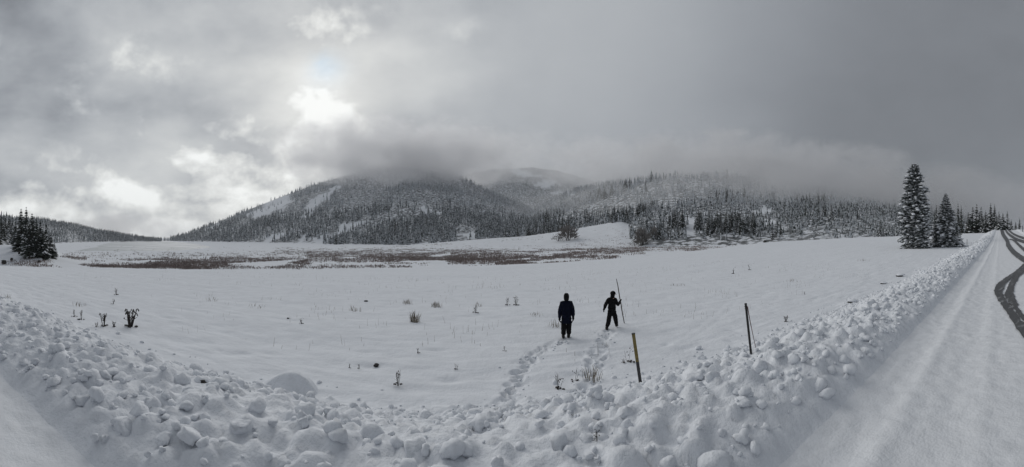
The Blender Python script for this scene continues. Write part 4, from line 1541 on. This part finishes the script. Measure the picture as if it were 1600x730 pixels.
def person(base, label, P, jacket, group, face_turn):
    """P: pose joints in metres, x to the right as seen, y away from the viewer, z up"""
    th = math.atan2(base.x, base.y)
    J = {'pelvis': (*P['pelvis'], .105, .085), 'waist': (*P['waist'], .095, .075), 'chest': (*P['chest'], .115, .085), 'upchest': (*P['upchest'], .07, .06), 'neck': (*P['neck'], .045, .045), 'skull': (*P['skull'], .072, .082), 'crown': (*P['crown'], .058, .066)}
    Bn = [('pelvis', 'waist'), ('waist', 'chest'), ('chest', 'upchest'), ('upchest', 'neck'), ('neck', 'skull'), ('skull', 'crown')]
    for s_ in 'lr':
        J[s_ + 'shoulder'] = (*P[s_ + 'shoulder'], .04); J[s_ + 'elbow'] = (*P[s_ + 'elbow'], .038); J[s_ + 'wrist'] = (*P[s_ + 'wrist'], .026)
        J[s_ + 'hip'] = (*P[s_ + 'hip'], .082); J[s_ + 'knee'] = (*P[s_ + 'knee'], .055); J[s_ + 'ankle'] = (*P[s_ + 'ankle'], .038); J[s_ + 'toe'] = (*P[s_ + 'toe'], .03)
        Bn += [('upchest', s_ + 'shoulder'), (s_ + 'shoulder', s_ + 'elbow'), (s_ + 'elbow', s_ + 'wrist'), ('pelvis', s_ + 'hip'), (s_ + 'hip', s_ + 'knee'), (s_ + 'knee', s_ + 'ankle'), (s_ + 'ankle', s_ + 'toe')]
        hand_joints(J, Bn, s_, P[s_ + 'wrist'], P[s_ + 'hand_d'], P[s_ + 'hand_n'], P[s_ + 'hand_t'], .92, P.get(s_ + 'curl', .3))
    body = obj('person', skin('person_body', J, Bn, M['skin'], 2, 0), None, base)
    body.rotation_euler = (0, 0, -th)
    tag(body, label, 'person', group)

    def grown(nm, keys, bones, add, material, over=None):
        K = {}
        for k in keys:
            v = list(J[k]); 
            if len(v) == 4: v.append(v[3])
            v[3] += add; v[4] += add
            K[k] = tuple(v)
        for k, v in (over or {}).items(): K[k] = v
        me = skin(nm, K, bones, material, 2, 0)
        return obj(nm, me, body)
    # jacket
    b_ = P.get('belly', 0)
    jo = {'hem': P['hem'], 'upchest': (*P['upchest'], .115, .095), 'chest': (*P['chest'], .135 + b_, .11 + b_), 'waist': (*P['waist'], .130 + b_, .11 + b_), 'pelvis': (*P['pelvis'], .128 + b_, .11 + b_), 'nape': (P['neck'][0], P['neck'][1], P['neck'][2] - .02, .068, .066), 'lcuff': (*P['lwrist'], .043, .043), 'rcuff': (*P['rwrist'], .043, .043)}
    c1, c2 = P.get('bulk', (.035, .035))
    grown('jacket', ['pelvis', 'waist', 'chest', 'upchest', 'lshoulder', 'rshoulder', 'lelbow', 'relbow'],
          [('pelvis', 'waist'), ('waist', 'chest'), ('chest', 'upchest'), ('pelvis', 'hem'), ('upchest', 'nape'), ('upchest', 'lshoulder'), ('upchest', 'rshoulder'), ('lshoulder', 'lelbow'), ('rshoulder', 'relbow'), ('lelbow', 'lcuff'), ('relbow', 'rcuff')], c1, jacket, jo)
    obj('collar', skin('collar', {'a': (*P['upchest'][:2], P['upchest'][2] + .03, .075, .07), 'b': (*P['neck'], .066, .066), 'c': (P['neck'][0], P['neck'][1], P['neck'][2] + .035, .062, .064)}, [('a', 'b'), ('b', 'c')], jacket, 2), body)
    # trousers and boots
    for s_ in 'lr':
        pass
    K = {'pelvis': (*P['pelvis'][:2], P['pelvis'][2] - .03, .115, .10)}
    B2 = []
    for s_ in 'lr':
        a = Vector(P[s_ + 'ankle'])
        lw = P.get('leg', 1.0)
        K[s_ + 'hip'] = (*P[s_ + 'hip'], .096, .096); K[s_ + 'knee'] = (*P[s_ + 'knee'], .076 * lw, .076 * lw); K[s_ + 'cuff'] = (a.x, a.y, a.z + .03, .066 * lw, .066 * lw)
        B2 += [('pelvis', s_ + 'hip'), (s_ + 'hip', s_ + 'knee'), (s_ + 'knee', s_ + 'cuff')]
    obj('trousers', skin('trousers', K, B2, M['black_cloth'], 2), body)
    for s_ in 'lr':
        a, t = Vector(P[s_ + 'ankle']), Vector(P[s_ + 'toe'])
        heel = a - (t - a).normalized() * .05
        obj('boot', skin('boot', {'leg': (a.x, a.y, a.z + .09, .056, .056), 'ank': (*a, .054, .054), 'heel': (heel.x, heel.y, t.z + .005, .044, .044), 'ball': (*a.lerp(t, .7), .048, .044), 'toe': (*t, .042, .036)},
                         [('leg', 'ank'), ('ank', 'heel'), ('ank', 'ball'), ('ball', 'toe')], M['boots'], 2), body)
        # glove: the hand again, a little thicker
        fo = Vector(P[s_ + 'wrist']).lerp(Vector(P[s_ + 'elbow']), .35)
        G, GB = {s_ + 'wrist': (*P[s_ + 'wrist'], .034, .034), 'fore': (*fo, .036, .036)}, [('fore', s_ + 'wrist')]
        hand_joints(G, GB, s_, P[s_ + 'wrist'], P[s_ + 'hand_d'], P[s_ + 'hand_n'], P[s_ + 'hand_t'], 1.0, P.get(s_ + 'curl', .3))
        G = {k: (*v[:3], v[3] + .005, v[4] + .005) for k, v in G.items()}
        obj('glove', skin('glove', G, GB, M['black_cloth'], 2), body)
    # face
    sk = Vector(P['skull']); f = Vector((math.sin(face_turn), math.cos(face_turn), 0)); rt = Vector((f.y, -f.x, 0))
    for sd in (-1, 1):
        c = sk + f * .074 + rt * .030 * sd + Vector((0, 0, .012))
        obj('eye', ball('eye', c, (.011, .011, .009), plain('eye_dark', (.03, .025, .02), .3) if 'eye_dark' not in bpy.data.materials else bpy.data.materials['eye_dark'], sub=2), body)
        obj('ear', ball('ear', sk + rt * .073 * sd + Vector((0, 0, .0)), (.012, .02, .03), M['skin'], sub=2), body)
    obj('nose', ball('nose', sk + f * .085 + Vector((0, 0, -.012)), (.012, .014, .018), M['skin'], sub=2), body)
    obj('mouth', ball('mouth', sk + f * .076 + Vector((0, 0, -.045)), (.022, .009, .006), plain('lips', (.30, .12, .10), .5) if 'lips' not in bpy.data.materials else bpy.data.materials['lips'], sub=2), body)
    return body, J


# left walker: seen from behind, arms hanging, hood up
gl, rl = cast(885, 528)
Hs = (528 - 454.5) * rl / F / 1.41
PL = dict(pelvis=(0, 0, .62), waist=(0, -.01, .76), chest=(0, -.01, .92), upchest=(0, 0, 1.06), neck=(.0, .01, 1.15), skull=(0, .015, 1.265), crown=(0, .01, 1.335),
          lshoulder=(-.135, 0, 1.07), lelbow=(-.195, -.015, .83), lwrist=(-.205, .03, .60), rshoulder=(.135, 0, 1.07), relbow=(.195, -.015, .84), rwrist=(.205, .03, .62),
          lhand_d=(.02, .1, -1), lhand_n=(1, 0, 0), lhand_t=(0, 1, 0), rhand_d=(-.02, .1, -1), rhand_n=(-1, 0, 0), rhand_t=(0, 1, 0), lcurl=.35, rcurl=.4,
          lhip=(-.075, 0, .58), lknee=(-.082, .02, .32), lankle=(-.09, -.03, .07), ltoe=(-.10, .10, .03), rhip=(.075, 0, .58), rknee=(.075, .05, .33), rankle=(.065, .02, .08), rtoe=(.075, .16, .04),
          hem=(0, 0, .50, .175, .13), belly=.022, leg=1.12)
pl, JL = person(gl - Vector((0, 0, .03)), 'person in dark navy hooded jacket and black trousers seen from behind, arms hanging', PL, M['navy'], 'children walking across the snowfield', 0.0)
pl.scale = (Hs,) * 3
obj('hood', skin('hood', {'a': (0, .0, 1.13, .082, .075), 'b': (0, -.012, 1.20, .084, .082), 'c': (0, -.008, 1.28, .094, .098), 'd': (0, .0, 1.345, .074, .08), 'e': (0, .0, 1.375, .045, .05)}, [('a', 'b'), ('b', 'c'), ('c', 'd'), ('d', 'e')], M['black_cloth'], 2), pl)

# right walker: striding away to the right with a long stick
gr, rr_ = cast(956, 513)
Hs = (513 - 454) * rr_ / F / 1.25
PR = dict(pelvis=(.0, .0, .57), waist=(.0, .01, .69), chest=(.005, .02, .84), upchest=(.005, .03, .965), neck=(.02, .04, 1.04), skull=(.035, .05, 1.135), crown=(.035, .05, 1.195),
          lshoulder=(-.115, .02, .965), lelbow=(-.205, -.05, .80), lwrist=(-.255, -.02, .665), rshoulder=(.12, .05, .965), relbow=(.205, .06, .765), rwrist=(.265, .12, .86),
          lhand_d=(-.25, .1, -1), lhand_n=(1, .2, 0), lhand_t=(.1, 1, 0), rhand_d=(.25, .15, .75), rhand_n=(.3, .9, -.1), rhand_t=(.6, -.3, .5), lcurl=.3, rcurl=.95,
          lhip=(-.065, 0, .53), lknee=(-.10, -.06, .28), lankle=(-.165, -.20, .06), ltoe=(-.15, -.08, .01), rhip=(.07, 0, .53), rknee=(.125, .10, .30), rankle=(.15, .12, .09), rtoe=(.19, .24, .06),
          hem=(.0, .0, .50, .138, .112), bulk=(.028, .028), belly=.006, leg=1.08)
pr, JR = person(gr - Vector((0, 0, .02)), 'person in black snowsuit and brimmed cap striding away with a tall stick', PR, M['black_cloth'], 'children walking across the snowfield', .5)
pr.scale = (Hs,) * 3
cap_ = ball('cap', (.035, .045, 1.165), (.093, .10, .085), M['black_cloth'], lambda p: Vector((p.x, p.y, max(p.z, -.35))))
obj('cap', cap_, pr)
obj('hood', skin('hood', {'a': (.01, .035, 1.00, .085, .075), 'b': (.02, .03, 1.06, .078, .076), 'c': (.03, .034, 1.13, .084, .084), 'd': (.035, .04, 1.17, .07, .07)}, [('a', 'b'), ('b', 'c'), ('c', 'd')], M['black_cloth'], 2), pr)
m = MB()
ft = .5
for i in range(13):
    a = ft - 1.15 + 2.3 * i / 12
    for rr2, zz in ((.085, 1.135), (.135 - .02 * abs(i - 6) / 6, 1.125)):
        m.v.append((.035 + math.sin(a) * rr2, .045 + math.cos(a) * rr2, zz)); m.v.append((.035 + math.sin(a) * rr2, .045 + math.cos(a) * rr2, zz + .008))
for i in range(12):
    q = i * 4
    m.f += [(q + 1, q + 3, q + 7, q + 5), (q, q + 4, q + 6, q + 2), (q + 2, q + 6, q + 7, q + 3)]; m.mi += [0, 0, 0]
obj('cap_brim', m.mesh('cap_brim', M['black_cloth']), pr)

# the stick in the right hand, its foot on the snow
th = math.atan2(gr.x, gr.y)
Rz = Matrix.Rotation(-th, 3, 'Z')
hand = gr + Rz @ (Vector((.285, .145, .905)) * Hs) - Vector((0, 0, .02))
foot = cast(975.3, 505)[0]
ax = (hand - foot)
top = foot + ax
for k_ in np.linspace(.8, 3, 400):
    top = foot + ax * k_
    if (top.z - EYE) / math.hypot(top.x, top.y) >= (CY - 436) / F: break
m = MB()
n_ = 9
pts = []
for i in range(n_):
    q = (foot - ax.normalized() * .12).lerp(top, i / (n_ - 1))
    pts.append(q + Vector((math.sin(i * 2.1) * .006, math.cos(i * 1.7) * .006, 0)) - foot)
m.tube(pts, [.016, .017, .017, .018, .018, .017, .016, .014, .010], 7)
st = obj('walking_stick', m.mesh('walking_stick', M['stick'], True), None, foot)
tag(st, 'tall thin wooden stick held upright in the hand of the striding child', 'stick')

bpy.data.scenes.remove(SCRATCH)


# ------------------------------------------------------------------ low cloud lying on the mountains, and the light haze of the valley
def volume_mat(name, density, color, aniso):
    m = bpy.data.materials.new(name)
    m.use_nodes = True
    T = NT(m.node_tree)
    v = T.n('ShaderNodeVolumePrincipled')
    v.inputs['Color'].default_value = color
    v.inputs['Density'].default_value = density
    v.inputs['Anisotropy'].default_value = aniso
    out = T.n('ShaderNodeOutputMaterial')
    T.link(v.outputs[0], out.inputs['Volume'])
    return m


def cloud(px, py, r, wpx, hpx, depth, dens, label, seed, grain=115.0):
    alb = .99 if px < 1000 else (.93 if px < 1350 else .86)
    th = (px - CX) / F
    sx, sz = wpx * r / F, hpx * r / F
    bm_ = bmesh.new()
    bmesh.ops.create_icosphere(bm_, subdivisions=4, radius=1)
    me = bpy.data.meshes.new('low_cloud'); bm_.to_mesh(me); bm_.free()
    m = volume_mat('cloud_vapour', dens, (alb, alb, alb * 1.01, 1), .35)
    T = NT.__new__(NT); T.t = m.node_tree
    v = [n for n in m.node_tree.nodes if n.type == 'PRINCIPLED_VOLUME'][0]
    oc = T.n('ShaderNodeTexCoord').outputs['Object']
    ln = T.n('ShaderNodeVectorMath', operation='LENGTH')
    T.link(oc, ln.inputs[0])
    nz = T.noise(T.mapping(oc, (sx / grain, depth / grain, sz / grain * 1.5), (seed * 3.7, seed * 1.9, 0)), 1.0, 5, .6, .3)
    q = T.m('ADD', T.m('MULTIPLY', T.m('SUBTRACT', 1.0, ln.outputs['Value']), 1.5), T.m('MULTIPLY', T.m('SUBTRACT', nz, .5), 3.8))
    rim = T.sstep(ln.outputs['Value'], 1.0, .8)
    T.link(T.m('MULTIPLY', T.m('MULTIPLY', T.sstep(q, .2, 1.1), rim), dens), v.inputs['Density'])
    me.materials.append(m)
    o = obj('low_cloud', me, None, (r * math.sin(th), r * math.cos(th), EYE + (CY - py) * r / F))
    o.rotation_euler = (0, 0, -th)
    o.scale = (sx, depth, sz)
    return tag(o, label, 'cloud', 'low cloud on the mountains', 'stuff')


CL = [(560, 242, 1480, 170, 54, 420, .0070, 'ragged low cloud over the left shoulder of the middle mountain'),
      (680, 252, 1430, 180, 58, 420, .0085, 'low cloud hiding the summit of the middle mountain'),
      (800, 246, 1450, 170, 44, 350, .0020, 'low cloud between the middle mountain and the far peak'),
      (950, 268, 1300, 170, 46, 380, .0050, 'low cloud in the gap between the far peak and the right hill'),
      (1100, 264, 950, 220, 54, 300, .0100, 'grey cloud resting on the top of the right hill'),
      (1270, 282, 850, 190, 54, 300, .0115, 'grey cloud on the right flank of the right hill'),
      (1430, 320, 720, 200, 62, 270, .0105, 'snow cloud hanging over the far right woods'),
      (1580, 330, 720, 180, 66, 270, .0065, 'snow cloud beyond the crest of the road'),
      (1130, 322, 640, 420, 64, 250, .0050, 'thin veil of falling snow in front of the right hill'),
      (610, 276, 1180, 130, 24, 140, .0050, 'torn wisp of mist drifting across the upper slope of the middle mountain'),
      (1180, 292, 760, 240, 34, 180, .0055, 'bank of mist drifting along the upper right hill'),
      (170, 352, 1500, 120, 22, 300, .0040, 'white mist lying along the far left hill')]
for i, c_ in enumerate(CL):
    cloud(*c_, i + 1)

zlo = float(GZ.min()) - 1.0
bm_ = bmesh.new()
bmesh.ops.create_cube(bm_, size=1)
for v in bm_.verts:
    v.co = Vector((v.co.x * 27000, v.co.y * 27000, zlo if v.co.z < 0 else 560))
me = bpy.data.meshes.new('haze'); bm_.to_mesh(me); bm_.free()
me.materials.append(volume_mat('haze_air', .00005, (.96, .98, 1, 1), .25))
tag(obj('haze', me), 'light haze filling the valley', 'haze', kind='stuff')
print('HAZE BOTTOM', zlo, 'GROUND TOP', float(GZ.max()))
